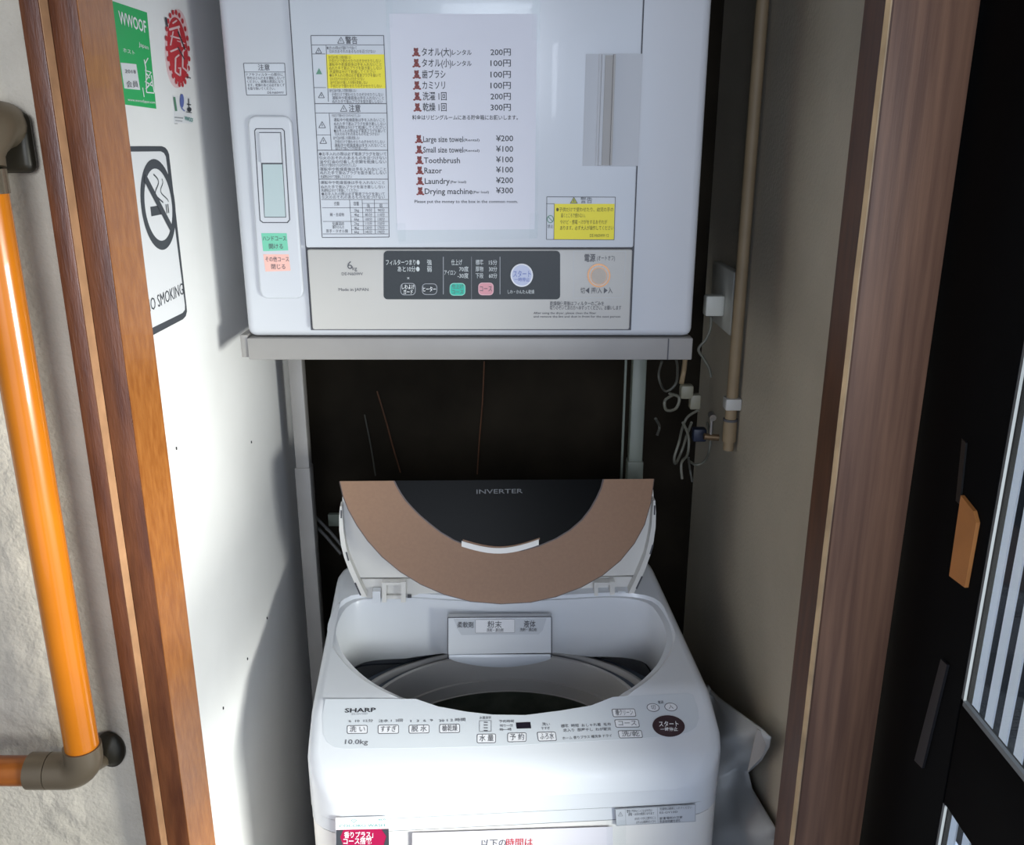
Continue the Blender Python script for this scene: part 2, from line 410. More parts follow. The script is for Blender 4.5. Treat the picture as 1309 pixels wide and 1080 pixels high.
# ------------------------------------------------------------------ stickers on the left wall
PWALL = planeX(WL, 1)
st = tag(prism('wall_sticker', [(130, -3), (187, 16), (199, 139), (140, 131)], PWALL, M['green_s'], .0006, .0002), None)
tag(st, 'green sticker reading WWOOF on the white wall above the no smoking sign', 'sticker')
lettering([('WWOOF', 150.5, 185.5, (22, 35), 17), ], PWALL, M['inkw'], st, .0012, .02)
lettering([('Japan', 176, 188.5, (56, 61), 6), ('ホスト', 156, 171, (64, 68), 5), ('www.wwoofjapan.com', 162, 197, (127, 131), 4)], PWALL, M['inkw'], st, .0012, .0)
q = prism('white_field', [(153, 80), (173, 82), (178, 115), (158, 113)], PWALL, M['label_w'], .0003, .0008, st)
lettering([('2018', 158, 172, (91, 92), 5), ('会員', 160, 175, (108, 108), 7)], PWALL, M['ink_grey'], q, .0016, .0)
marks([bar(183, 76, 185, 86, 1.2), bar(188, 74, 184, 82, 1.2), bar(184, 90, 191, 92, 1.2), bar(186, 94, 190, 100, 1.4), bar(192, 92, 186, 102, 1.2), bar(184, 104, 194, 110, 1.6), bar(194, 103, 185, 114, 1.6), bar(186, 118, 196, 119, 1.4), bar(185, 86, 186, 118, 1.2), bar(192, 96, 196, 118, 1.2), bar(181, 112, 183, 124, 1.0)], PWALL, M['inkw'], st, name='emblem')
# oval red emblem with scalloped border
em = prism('wall_sticker', ell(226, 62, 15.5, 50.5, 40), PWALL, M['pinkw'], .0004, .0002)
# shear the oval so it follows the wall's slant is already in the picture outline
tag(em, 'oval red emblem sticker with pale scalloped rim beside the green sticker', 'sticker')
def slant(p, k=.09, y0=62): return [(x+(y-y0)*k, y) for x, y in p]
prism('red_field', slant(ell(226, 64, 12.5, 42, 36)), PWALL, M['red_s'], .0003, .0008, em)
scal = [slant(ell(226+14*math.cos(a), 62+46.5*math.sin(a), 1.5, 3.6, 8)) for a in [2*math.pi*i/22 for i in range(22)]]
marks(scal, PWALL, M['red_s'], em, .0014, 'scalloped_rim')
wm = [slant(b) for b in ([bar(217, 38, 231, 34, 3), bar(218, 46, 232, 50, 2), bar(217, 58, 222, 40, 1.6), bar(229, 36, 232, 60, 1.6), bar(216, 66, 226, 62, 2.2),
      bar(222, 74, 220, 92, 2), bar(222, 74, 227, 70, 2), bar(220, 92, 226, 97, 2), bar(226, 97, 227, 88, 2), bar(224, 87, 228, 87, 1.5),
      bar(232, 66, 230, 86, 2), bar(232, 66, 236, 62, 2), bar(230, 86, 236, 92, 2), bar(236, 92, 237, 82, 2), bar(222, 30, 228, 26, 2), bar(226, 52, 236, 56, 1.2)])]
marks(wm, PWALL, M['pinkw'], em, .0014, 'emblem_lines')
marks([slant(b) for b in (bar(214, 22, 215, 34, 2), bar(228, 40, 235, 64, 1.6), bar(226, 60, 233, 76, 1.4), bar(234, 98, 239, 100, 1.4))], PWALL, M['charcoal'], em, .0016, 'emblem_dark_lines')  # dark printed strokes of the emblem
# small printed marks below the emblem
sm = prism('wall_sticker', [(220, 122), (243, 124), (245, 158), (222, 157)], PWALL, mat('clear white film', (.76, .76, .78), .5), .0003, .0001)
tag(sm, 'small row of green, blue and black logos under the oval red emblem', 'sticker')
marks([[(220.5, 124), (223, 124), (225.5, 142), (223, 142)]], PWALL, M['dgreen_s'], sm, name='green_logo')
marks([ell(231.5, 129, 2.6, 9, 16), bar(231, 138, 235, 142, 1.2)], PWALL, M['blue_s'], sm, name='blue_logo')
marks([ell(241, 140, 2.8, 3, 12), bar(240, 126, 240.5, 137, 1), bar(238, 133, 243, 134, 1.4), bar(237, 143, 244, 144, 1)], PWALL, M['charcoal'], sm, name='black_logo')
marks([bar(222, 150, 233, 151, 1.4), bar(223, 154, 232, 155, 1.0), bar(222, 158, 226, 158, .8)], PWALL, M['ink_soft'], sm, name='small_print')
lettering([('WWOOF', 235, 246, (151, 154), 6)], PWALL, M['teal_s'], sm, .001, .02)
# no smoking sign
def wy(Y, Z): return Vector((WL, Y, Z))
sg_c = hit(201.5, 262, PWALL)
sgpts = [(150, 187), (206, 187), (210, 188.5), (213, 192), (215, 197), (237.5, 392), (238, 398), (236.5, 404), (233, 408), (150, 452)]
sign = prism('no_smoking_sign', sgpts, PWALL, M['charcoal'], .0008, .0003)
tag(sign, 'white no smoking sign with dark border half hidden by the door post', 'sign')
sgin = [(150, 194), (204, 193.5), (208, 195.5), (210.5, 200), (235, 390), (235, 396), (232, 400), (150, 440)]
sf = prism('sign_face', sgin, PWALL, M['label_w'], .0003, .0011, sign)
# prohibition ring drawn in wall space as a true circle
rc, ro, ri = sg_c, .0535, .0425
def ringface(c, r0, r1, n=48, off=.0016):
    V = []; Fc = []
    for k in range(n):
        a = 2*math.pi*k/n
        for r in (r0, r1): V.append(Vector((WL+off, c.y+r*math.cos(a), c.z+r*math.sin(a))))
    for k in range(n):
        k2 = (k+1) % n; Fc.append([2*k, 2*k+1, 2*k2+1, 2*k2])
    return V, Fc
def wbar(c, ya, za, yb, zb, w, off=.0017):
    d = Vector((0, yb-ya, zb-za)).normalized(); n = Vector((0, -d.z, d.y))*w/2
    A = Vector((WL+off, c.y+ya, c.z+za)); B = Vector((WL+off, c.y+yb, c.z+zb))
    return [A+n, B+n, B-n, A-n], [[0, 1, 2, 3]]
s2 = .0335
V, Fc = merge([ringface(rc, ri, ro), wbar(rc, -s2, s2, s2, -s2, .010, .0022)])
mesh_obj('prohibition_ring', V, Fc, M['charcoal'], sf)
sm_ = []
prev = None
for i in range(15):
    t = i/14; p = (-.006+.010*math.sin(t*7)+.014*t, .036-.034*t)
    if prev: sm_.append(wbar(rc, *prev, *p, .0022, .0016))
    prev = p
prev = None
for i in range(13):
    t = i/12; p = (.012+.008*math.sin(t*7+1)+.012*t, .030-.028*t)
    if prev: sm_.append(wbar(rc, *prev, *p, .0018, .0016))
    prev = p
V, Fc = merge([wbar(rc, -.027, -.006, .006, -.006, .011), wbar(rc, .021, -.006, .024, -.006, .011), wbar(rc, .027, -.006, .030, -.006, .011)] + sm_)
mesh_obj('cigarette', V, Fc, M['charcoal'], sf)
lettering([('NO SMOKING!', 184.5, 234, (393, 368), 18)], PWALL, M['charcoal'], sf, .0018, .0)
# little nails and scratches of the wall
for (x, y) in ((225, 573), (321, 565), (341, 790), (316, 842), (285, 905)):
    c = hit(x, y, PWALL); tg = box('nail_hole', (WL, c.y-.0012, c.z-.0018), (WL+.0012, c.y+.0012, c.z+.0018), M['ink'])
    tag(tg, {225: 'dark nail speck nearest the post on the white wall, under the sign', 321: 'dark nail speck on the white wall left of the grey pole', 341: 'topmost of three dark specks on the wall left of the washer', 316: 'middle of three dark specks on the wall left of the washer', 285: 'lowest of three dark specks on the wall left of the washer'}[x], 'nail')

# ------------------------------------------------------------------ clothes dryer
DY = 1.24
dry = thing('clothes_dryer', 'white clothes dryer on a grey stand above the washing machine', 'clothes dryer', (-.06, 1.47, CZ-.258))
zb = CZ-.2585
case = box('cabinet', (-.3775, DY, zb), (.257, 1.70, zb+.69), M['white_dryer'], dry, bev=.012, seg=4)
PF = planeY(DY); PD = planeY(DY-.009)
def dpoly(name, pts, m, t, off, parent, plane=PF): return prism(name, pts, plane, m, t, off, parent)
# dark reveal gap round the door and control strip
dl, dr = -.2835, .1670
ztop = zb+.655
zdb = hit(600, 317, PF).z; zsb = hit(600, 420, PF).z
box('door_gap', (dl-.0022, DY-.0012, zsb-.002), (dr+.0022, DY+.004, ztop+.002), M['seam'], dry)
dd = box('door', (dl, DY-.009, zdb+.0012), (dr, DY+.004, ztop), M['dryer_door'], dry, bev=.003, seg=2)
cs = box('control_strip', (dl+.0015, DY-.009, zsb), (dr-.001, DY+.004, zdb-.0008), M['dryer_strip'], dry, bev=.003, seg=2)
# recess in the control strip
def cx(x, y, pl=PD): return hit(x, y, pl)
# door handle: stepped pull with ridges
hd = dpoly('door_handle', [(766, 69), (821, 69), (815, 212), (761, 212)], M['handle'], .0035, 0, dd, PD)
dpoly('door_handle', [(749, 69), (767, 69), (762, 212), (744.5, 212)], M['handle'], .0012, 0, dd, PD)
hd['label'] = 'ridged door pull at the right edge of the dryer door'
for (xa, xb, w, t) in ((771, 766, 1.8, .006), (785, 780, 1.2, .005)):
    dpoly('door_handle', [(xa-w, 70), (xa+w, 70), (xb+w, 211), (xb-w, 211)], M['steel'] if w < 1.5 else M['handle'], t, .0035, dd, PD)
dpoly('door_handle', [(773.5, 71), (783.5, 71), (778.5, 211), (768.5, 211)], M['steel'], .0012, .0034, dd, PD)
# latch column on the left: raised pad with slide
pad = prism('vent_pad', [(a, b) for a, b in [(326, 148), (366, 148), (371, 151), (374, 157), (389, 372), (387, 379), (381, 381), (342, 381), (336, 378), (333, 370), (318, 158), (320, 151)]], PF, M['white_dryer'], .006, 0, dry)
bv = pad.modifiers.new('bevel', 'BEVEL'); bv.width = .004; bv.segments = 3
PP = planeY(DY-.006)
sl = dpoly('vent_slide', [(327, 164), (361, 164), (364, 167), (371, 281), (368, 285), (336, 285), (332, 282), (325, 167)], M['seam'], .0004, 0, pad, PP)
dpoly('slide_frame', [(328.2, 165.2), (360.4, 165.2), (362.8, 167.6), (369.6, 280.6), (367, 283.7), (336.6, 283.7), (333.2, 281.2), (326.3, 167.6)], M['white_dryer'], .0006, .0, pad, PP)
dpoly('slide_well', [(331.5, 169), (359.5, 169), (366, 278), (338, 278)], M['seam'], .0002, .0006, pad, PP)
dpoly('slide_well', [(336.0, 210), (361.2, 210), (365.2, 277), (338.8, 277)], M['slide'], .0008, .0006, pad, PP)
dpoly('slide_knob', [(332.5, 170), (358.7, 170), (361, 208), (335, 208)], M['white_dryer'], .0040, .0006, pad, PP)
gl = dpoly('vent_label', [(334, 298), (366.5, 298), (368.5, 320), (336.5, 321)], M['green_l'], .0003, 0, pad, PP); gl['label'] = 'mint green label under the slide'
lettering([('ハンドコース', 336, 366, 305, 6), ('開ける', 344, 362, 315, 6)], PP, M['ink_grey'], gl, .0008, .004)
pk = dpoly('vent_label', [(336.5, 325), (369, 325), (371.5, 346), (339.5, 347)], M['pink_l'], .0003, 0, pad, PP); pk['label'] = 'salmon pink label under the green one'
lettering([('その他コース', 339.5, 369.5, 331.5, 6), ('閉じる', 347, 365, 341, 6)], PP, M['ink_grey'], pk, .0008, .004)
cl = dpoly('caution_label', [(311, 80.5), (364.5, 80.5), (367, 122), (315, 122)], M['label'], .0003, 0, dry)
cl['label'] = 'small grey caution label above the vent slide'
marks(frame([(311.5, 81), (364, 81), (366.5, 121.5), (315.5, 121.5)]) + [bar(312.5, 92, 365, 92, .7)], PF, M['ink_grey'], cl, .0007)
lettering([('注意', 330, 345, 86.5, 7)], PF, M['ink_grey'], cl, .0008, .01)
lettering([('ドアやフィルターの部分に', 315, 362, 95.5, 3.6), ('物をはさんだまま運転しないで', 316, 364, 100, 3.6), ('ください。故障の原因になり', 316, 362, 104.5, 3.6), ('ます。乾燥のあとは必ず糸くず', 317, 364, 109, 3.6), ('を取り除いてください。', 317, 352, 113.5, 3.6), ('DE-N60WV', 342, 363, 118.5, 3.4)], PF, M['ink_grey'], cl, .0008, .004, 'small_print')
# big instruction label
wl = dpoly('instruction_label', [(397, 45), (491, 45), (495, 150), (498, 303), (412, 304), (403, 150)], M['label'], .0003, 0, dd, PD)
wl['label'] = 'tall silver grey instruction label at the left of the dryer door'
L = frame([(397.5, 45.5), (490.5, 45.5), (495, 150), (497.5, 303), (412, 303.5), (403.5, 150)], .9)
L += [bar(398, 57.5, 491.5, 57.5, .7), bar(399, 69, 416, 69, .7), bar(401, 112, 417, 112, .7), bar(417, 58, 420, 130, .7), bar(402, 132.5, 494, 132.5, 1), bar(403, 144.5, 494.5, 144.5, .7),
      bar(421, 145, 424, 192, .7), bar(404.5, 172.5, 423, 172.5, .6), bar(406, 192, 495.5, 192, .9), bar(408, 229, 496.5, 229, .9), bar(411, 255, 496, 255, .7), bar(413, 299, 496.5, 299, .7)]
L += [bar(447, 255, 450, 299, .6), bar(463, 255, 465, 299, .6), bar(478.5, 255, 480, 299, .6), bar(412, 265.5, 496, 265.5, .6), bar(413, 283, 496, 283, .6), bar(463, 260, 496, 260, .5), bar(448, 271.5, 496, 271.5, .4), bar(449, 277, 496, 277, .4), bar(449, 288.5, 496, 288.5, .4), bar(449, 293.5, 496, 293.5, .4)]
marks(L, PD, M['ink_grey'], wl, .0007)
yl = dpoly('yellow_field', [(416.5, 69.5), (491.5, 69.5), (493, 113), (418.5, 113)], M['yellow'], .0003, .0003, wl, PD)
def tri(x, y, s=4.5): return frame([(x, y-s), (x+s*.95, y+s*.75), (x-s*.95, y+s*.75)], .8) + [bar(x, y-s*.3, x, y+s*.3, .9)]
marks(tri(436, 52) + tri(407.5, 65, 4) + tri(411, 122, 4) + tri(439.5, 139) + tri(412, 160, 4.5) + tri(413.5, 180, 4.5), PD, M['ink_grey'], wl, .0008, 'warning_triangles')
marks([[(408, 87), (412, 95), (404, 95)]], PD, M['dgreen_s'], wl, .0009, 'warning_triangles')
lettering([('警告', 441.5, 457, 52, 8.5), ('注意', 446, 461, 139, 8.5)], PD, M['ink_grey'], wl, .0008, .014)
fine = ['●お手入れの際は必ず電源プラグを抜いて', '引火のおそれのあるものを近づけない', '油や灯油の付着した衣類を乾燥しない', '子供だけで使わせたりのぞかせたりしない', '運転中や乾燥直後は手を入れないこと', 'ぬれた手で差込プラグを抜き差ししない', '洗濯物は分けて乾燥してください']
items = []
for i, (y, xa, xb) in enumerate([(61.5, 418, 456), (66, 421, 480)]): items.append((fine[i], xa, xb, y, 4))
for i, (y, xa, xb) in enumerate([(116, 421, 456), (121, 424, 490), (125.5, 425, 491), (130, 425, 489)]): items.append((fine[(i+2) % 7], xa, xb, y, 4))
for i, (y, xa, xb) in enumerate([(148, 424, 461), (153.5, 427, 492), (158.5, 427, 493), (163, 427, 493), (167.5, 427, 493), (171.5, 428, 485), (176.5, 426, 460), (181.5, 428, 492), (186, 428, 493), (190, 429, 470)]): items.append((fine[(i+3) % 7], xa, xb, y, 4))
for i, y in enumerate([197, 202, 207, 211.5, 216.5, 221, 226]): items.append((fine[i], 408+i*.3, 494 if i not in (3, 6) else 462-i*2, y, 4))
for i, y in enumerate([233.5, 239, 243.5, 248, 252]): items.append((fine[(i+4) % 7], 410+i*.4, 492 if i not in (2,) else 458, y, 3.8))
items += [('衣類', 427, 434, 260.5, 4.5), ('容量', 452, 459, 260.5, 4.5), ('強', 469, 473, 263, 4), ('弱', 485, 489, 263, 4), ('綿・合成物', 422, 440, 274.5, 4), ('化繊混紡', 425, 440, 286, 4), ('薄手のもの', 425, 440, 290.5, 4), ('厚手・タオル類', 417, 445, 295.5, 4)]
for k, y in enumerate([268.7, 274.5, 280.3, 285.8, 291.2, 296.5]):
    items += [(('2kg', '4kg', '6kg')[k % 3], 453, 459, y, 4), ('%d分' % (70+15*k), 467, 476, y, 4), ('%d分' % (90+20*k), 483, 492, y, 4)]
lettering(items, PD, M['ink_grey'], wl, .0008, .003, 'small_print')
lettering([(fine[(i+2) % 7], 420+i*.3, xb, 73.5+4.6*i, 4) for i, xb in enumerate([449, 487, 488, 488, 480, 487, 466, 470, 488])], PD, mat('olive ink', (.22, .17, .01), .6), yl, .0009, .004, 'small_print')
# yellow warning label bottom right of the door
wr = dpoly('warning_label', [(698.5, 251), (787, 251.5), (785.5, 307), (698, 306.5)], M['label'], .0003, 0, dd, PD)
wr['label'] = 'yellow and grey warning label at the lower right of the dryer door'
marks(frame([(699, 251.5), (786.5, 252), (785, 306.5), (698.5, 306)], .8) + [bar(698, 260.3, 708, 260.3, .6), bar(708.5, 260, 708, 306, .7)], PD, M['ink_grey'], wr, .0007)
yr = dpoly('yellow_field', [(708.7, 260.5), (785.5, 260.5), (784.7, 306.2), (708.3, 305.8)], M['yellow'], .0003, .0003, wr, PD)
marks([[(733.5, 251.6), (738.5, 260), (728.5, 260)]], PD, mat('olive triangle', (.42, .42, .02), .5), wr, .0009, 'warning_triangle')
marks(frame([(733.5, 252), (738, 259.7), (729, 259.7)], .7) + [bar(733.5, 254.5, 733.5, 258, 1)], PD, M['ink_grey'], wr, .0011, 'triangle_lines')
lettering([('警告', 742, 757, 256.2, 7)], PD, M['ink_grey'], wr, .0010, .004)
rg = ell(703.5, 280, 4, 4.6, 20)
marks([bar(*rg[i], *rg[(i+1) % 20], 1) for i in range(20)] + [bar(700.7, 277, 706.3, 283, 1)], PD, M['dgreen_s'], wr, .0009, 'prohibition_mark')
lettering([('禁止', 700, 707, 289.5, 4)], PD, M['ink_grey'], wr, .0009, .004)
lettering([('●子供だけで使わせたり、幼児の手の', 711, 784, 268, 5), ('届くところで使わない。', 717, 748, 275.5, 5), ('やけど・感電・けがをするおそれが', 716, 776, 284, 5), ('あります。必ず大人が操作してください', 716, 784, 291.5, 5), ('DE-N60WV-12', 754, 778, 301, 4.5)], PD, mat('dark olive ink', (.12, .10, .01), .6), yr, .0009, .004, 'small_print')
# control strip details
blk = dpoly('display_panel', rrect(490.5, 320.5, 716, 382.5, 5), M['panel_dark'], .0008, 0, cs, PD)
blk['label'] = 'charcoal control panel with rounded corners'
lettering([('フィルターつまり●', 493.5, 536.5, 335.5, 6.5), ('あと10分●', 508.5, 536.5, 344, 6.5), ('強', 546, 552, 335.5, 6.5), ('弱', 546, 552, 344, 6.5), ('仕上げ', 577, 591, 335.5, 6.5), ('標準', 608, 618, 335.5, 6), ('厚物', 608, 618, 344, 6), ('下段', 608, 618, 352.5, 6), ('15分', 625, 635.5, 335.5, 6), ('30分', 625, 635.5, 344, 6), ('60分', 625, 635.5, 352.5, 6), ('アイロン', 568, 583, 348.5, 6), ('70度', 587, 599, 344, 6), ('-30度', 585, 599, 352.5, 6), ('×', 520.5, 523.5, 355.5, 5), ('しわ・かんたん乾燥', 649, 683, 373, 4.5)], PD, mat('pale panel ink', (.55, .58, .58), .6), blk, .0013, .006)
marks([bar(566.8, 328, 566.8, 376, .9), bar(602.8, 328, 602.8, 382, .4), bar(639.2, 328, 639.2, 376, .9)], PD, M['ink_soft'], blk, .0012)
def pbtn(x0, y0, x1, y1, m, txt, tm, r=5, t=.0012, label=None, outline=None, tb=.006):
    b = dpoly('button', rrect(x0, y0, x1, y1, r), outline or m, t, .0008, cs, PD)
    if outline: dpoly('button_face', rrect(x0+.9, y0+.9, x1-.9, y1-.9, r-.7), m, .0003, .0008+t, b, PD)
    V, Fc = merge([text_on(*q_, PD, .0012+t+.0002, tb) for q_ in txt]); mesh_obj('lettering', V, Fc, tm, b)
    if label: b['label'] = label
pbtn(512, 361.5, 531.5, 377, M['panel_dark'], [('しわよけ', 514, 530, 366.5, 5.5), ('ガード', 516, 528, 373, 5.5)], M['inkw'], outline=M['ink_soft'], label='dark button with white outline at far left')
pbtn(539.5, 362, 559, 376.5, M['panel_dark'], [('ヒーター', 541, 557.5, 369.5, 6)], M['inkw'], outline=M['ink_soft'], label='dark button right of the first one')
pbtn(575, 361.5, 595, 377.5, M['teal'], [('仕上げ', 578, 592.5, 366, 5), ('コース', 578, 592.5, 373, 5)], M['ink_grey'], outline=mat('pale mint rim', (.25, .62, .50), .4), label='teal green button')
pbtn(611.5, 361, 631, 377, M['pink_b'], [('コース', 613.5, 629, 369, 7)], M['ink_grey'], outline=mat('pale rose rim', (.70, .42, .45), .4), label='rose pink button')
stb = dpoly('button', ell(667, 351.5, 14.3, 14.8, 36), M['label_w'], .0020, .0008, cs, PD); stb['label'] = 'round lilac start button'
dpoly('button_face', ell(667, 351.5, 12.6, 13.1, 36), M['lilac'], .0006, .0028, stb, PD)
lettering([('スタート', 656, 678.5, 350, 8), ('一時停止', 657.5, 677, 357, 4.5)], PD, M['blue_s'], stb, .0038, .006)
kn = dpoly('power_button', ell(765.5, 352, 14.8, 15.2, 40), M['gold'], .0012, 0, cs, PD); kn['label'] = 'round power button with copper ring'
dpoly('button_face', ell(765.5, 352, 12.6, 13, 36), M['dryer_strip'], .0008, .0012, kn, PD)
dpoly('button_rim', ell(765.5, 352.5, 10.8, 11.2, 36), M['gold'], .0006, .0020, kn, PD)
dpoly('button_face', ell(765.5, 352.5, 9.8, 10.2, 36), M['knob'], .0014, .0020, kn, PD)
lettering([('電源', 747, 761, 330, 9)], PD, M['ink_grey'], cs, .0008, .015)
lettering([('(オートオフ)', 763, 786, 330, 6), ('切◀ 押/入 ▶入', 742, 783, 371.5, 7)], PD, M['ink_grey'], cs, .0008, .004)
lettering([('乾燥機使用後はフィルターのごみを', 703, 772, 388, 5), ('取りのぞいて次の方へゆずってください。お願いします', 703, 794, 393.5, 5), ('After using the dryer, please clean the filter', 682, 762, 400, 3.2), ('and remove the lint and dust in front for the next person', 682, 793, 404.5, 3.2)], PD, M['ink_grey'], cs, .0008, .006)
lettering([('6', 444, 450.5, 339, 12)], PD, M['ink_grey'], cs, .0008, .0)
lettering([('kg', 450.5, 456.5, 343, 6), ('DE-N60WV', 437, 464, 350, 4.5), ('Made in JAPAN', 433, 471, 370, 4.5)], PD, M['ink_grey'], cs, .0008, .0)
# faint film outlines on strip
marks(frame([(733, 321), (800, 321), (796, 380), (733, 381)], .4), PD, M['label'], cs, .0006, 'film_edge')

# price list taped to the dryer door
pl = dpoly('price_list', [(497.5, 17.5), (686.5, 18), (683.5, 293), (508, 294)], M['paper'], .0004, .0004, None, PD)
tag(pl, 'white price list paper with red bear marks taped to the dryer door', 'notice')
sh = dpoly('plastic_sleeve', [(492, -6), (691, -6), (687, 304), (510, 312)], M['film'], .0003, .0014, pl, PD)
for (x, y, w, h) in ((494, -8, 8, 44), (680, -8, 10, 60)):
    dpoly('tape', [(x, y), (x+w, y), (x+w, y+h), (x, y+h)], M['film'], .0003, .0018, pl, PD)
dpoly('tape', [(506, 285), (519, 285), (519, 308), (509, 309)], M['film'], .0003, .0018, pl, PD)
dpoly('tape', [(677, 272), (689, 272), (687, 305), (676, 305)], M['film'], .0003, .0018, pl, PD)
jp = [('タオル(大)', 'レンタル', '200円', 67), ('タオル(小)', 'レンタル', '100円', 81), ('歯ブラシ', '', '100円', 95.5), ('カミソリ', '', '100円', 109.5), ('洗濯 1回', '', '200円', 123.5), ('乾燥 1回', '', '300円', 137.5)]
items = []
for i, (a, b, c, y) in enumerate(jp):
    xe = (577, 577, 569.5, 569, 571, 571)[i]; x0 = 539+i*.3
    items.append((a, x0, xe, y, 9.5))
    if b: items.append((b, 578, 603, y+.5, 6.5))
    items.append((c, 627, 653, y, 8.5))
items.append(('料金はリビングルームにある貯金箱にお願いします。', 527, 662, 150.5, 5.5))
en = [('Large size towel', '(Rental)', 541, 592, '¥200', 178), ('Small size towel', '(Rental)', 541, 592, '¥100', 191.5), ('Toothbrush', '', 542, 588, '¥100', 205), ('Razor', '', 542.5, 565, '¥100', 218), ('Laundry', '(Per load)', 543, 575, '¥200', 231.5), ('Drying machine', '(Per load)', 543, 604, '¥300', 244.5)]
for a, b, xa, xb, c, y in en:
    items.append((a, xa, xb, y, 8.5))
    if b: items.append((b, xb+.5, min(xb+21, 625), y+1, 3.6))
    items.append((c, 634, 656, y-1, 8.5))
items.append(('Please put the money to the box in the common room.', 530, 662, 257.5, 4.5))
lettering(items, PD, M['ink'], pl, .0010, .012)
first = None
ys = [67, 81, 95.5, 109.5, 123.5, 137.5, 178, 191.5, 205, 218, 231.5, 244.5]
for i, y in enumerate(ys):
    x = 532+i*.35+(1.5 if i > 5 else 0)
    if first is None:
        bp_ = [ell(x-.2, y-2.8, 3.0, 2.6, 12), ell(x+.2, y+1.8, 3.4, 3.0, 14), ell(x-2.2, y-4.8, 1.1, 1.1, 8), ell(x+1.8, y-4.8, 1.1, 1.1, 8), ell(x-3.6, y+4.2, 1.7, 1.3, 8), ell(x+3.8, y+4.2, 1.9, 1.3, 8)]
        V, Fc = quads(bp_, PD, .0010); first = mesh_obj('bear_mark', V, Fc, M['bear'], pl); f0 = hit(x, y, PD)
    else:
        c = first.copy(); COL.objects.link(c); c.parent = pl; c.matrix_parent_inverse = first.matrix_parent_inverse
        c.location = first.location + (hit(x, y, PD)-f0)

# ------------------------------------------------------------------ stand below the dryer
stand = thing('dryer_stand', 'grey steel stand carrying the dryer over the washing machine', 'stand', (-.06, 1.5, 0))
zt = zb-.001
box('front_bar', (-.377, 1.236, zt-.0315), (.2575, 1.262, zt), M['steel'], stand, bev=.0015)
box('side_rail', (-.388, 1.240, zt-.0285), (-.3775, 1.62, zt+.004), M['steel'], stand, bev=.001)
box('side_rail', (.238, 1.264, zt-.030), (.256, 1.62, zt), M['steel'], stand, bev=.001)
box('tray', (-.375, 1.264, zt-.006), (.237, 1.66, zt-.001), M['steel'], stand)
box('end_cap', (.222, 1.2345, zt-.0312), (.2235, 1.2365, zt-.0005), M['seam'], stand)
for x in (-.387, .228):
    box('upright', (x-.0125, 1.535, .0), (x+.0125, 1.560, zt-.008), M['steel'] if x < 0 else M['pole'], stand, bev=.002)
box('upright_sleeve', (-.402, 1.533, .3), (-.3735, 1.562, hit(385, 598, planeY(1.535)).z), M['steel'], stand, bev=.002)
box('upright_sleeve', (.2135, 1.533, .3), (.2425, 1.562, hit(823, 590, planeY(1.535)).z), M['pole'], stand, bev=.002)
box('crossbar', (-.37, 1.64, 1.02), (.22, 1.652, 1.045), M['pole'], stand, bev=.001)
box('inner_rod', (.2045, 1.562, .4), (.2085, 1.566, zt-.008), M['pole'], stand)
tube('gusset', smooth_path([(-.372, 1.545, zt-.05), (-.362, 1.545, zt-.028), (-.335, 1.545, zt-.012)]), .004, M['pole'], stand, 8)

# ------------------------------------------------------------------ washing machine
PSI = math.radians(4.0); W0 = Vector((-.015, 1.28, 0)); RZ = Matrix.Rotation(PSI, 3, 'Z')
def wl_(x, y, z): return W0 + RZ @ Vector((x, y, z))
def w_inv(p): return RZ.inverted() @ (Vector(p)-W0)
def wplane(ly, z, slope_y, slope_z):
    """plane through local (.,ly,z) holding the local x axis and direction (0,slope_y,slope_z)"""
    d = RZ @ Vector((0, slope_y, slope_z)); xx = RZ @ Vector((1, 0, 0)); n = xx.cross(d).normalized()
    if n.dot(CAM - wl_(0, ly, z)) < 0: n = -n
    return (wl_(0, ly, z), n)
wash = thing('washing_machine', 'white top loading washing machine with its brown lid open, under the dryer', 'washing machine', W0)
YA, ZA = -.106, .9454      # crease between deck and control panel
YB, ZB = -.172, .8990      # front edge of the panel
YK, ZK = .232, 1.020
SEAM = .8180
prof = [(-.216, SEAM), (-.2150, .832), (-.2115, .850), (-.203, .8695), (-.190, .886), (YB, ZB), (YA, ZA), (YK, ZK)]
def surf(y):
    if y <= prof[0][0]: return prof[0][1]
    for (a, b), (c, d) in zip(prof, prof[1:]):
        if y <= c: return b+(d-b)*(y-a)/(c-a)
    return prof[-1][1]
PT = wplane(YA, ZA, YK-YA, ZK-ZA); PP2 = wplane(YA, ZA, YA-YB, ZA-ZB)
hole_px = [(446, 770), (466, 762), (516, 760), (580, 764), (640, 766), (715, 763), (783, 760), (826, 766), (844, 785), (852, 806), (851, 822), (838, 848), (806, 876), (753, 901), (695, 911), (627, 913), (562, 902), (516, 888), (470, 864), (440, 834), (429, 808), (434, 786)]
hp = [w_inv(hit(x, y, PT)) for x, y in hole_px]
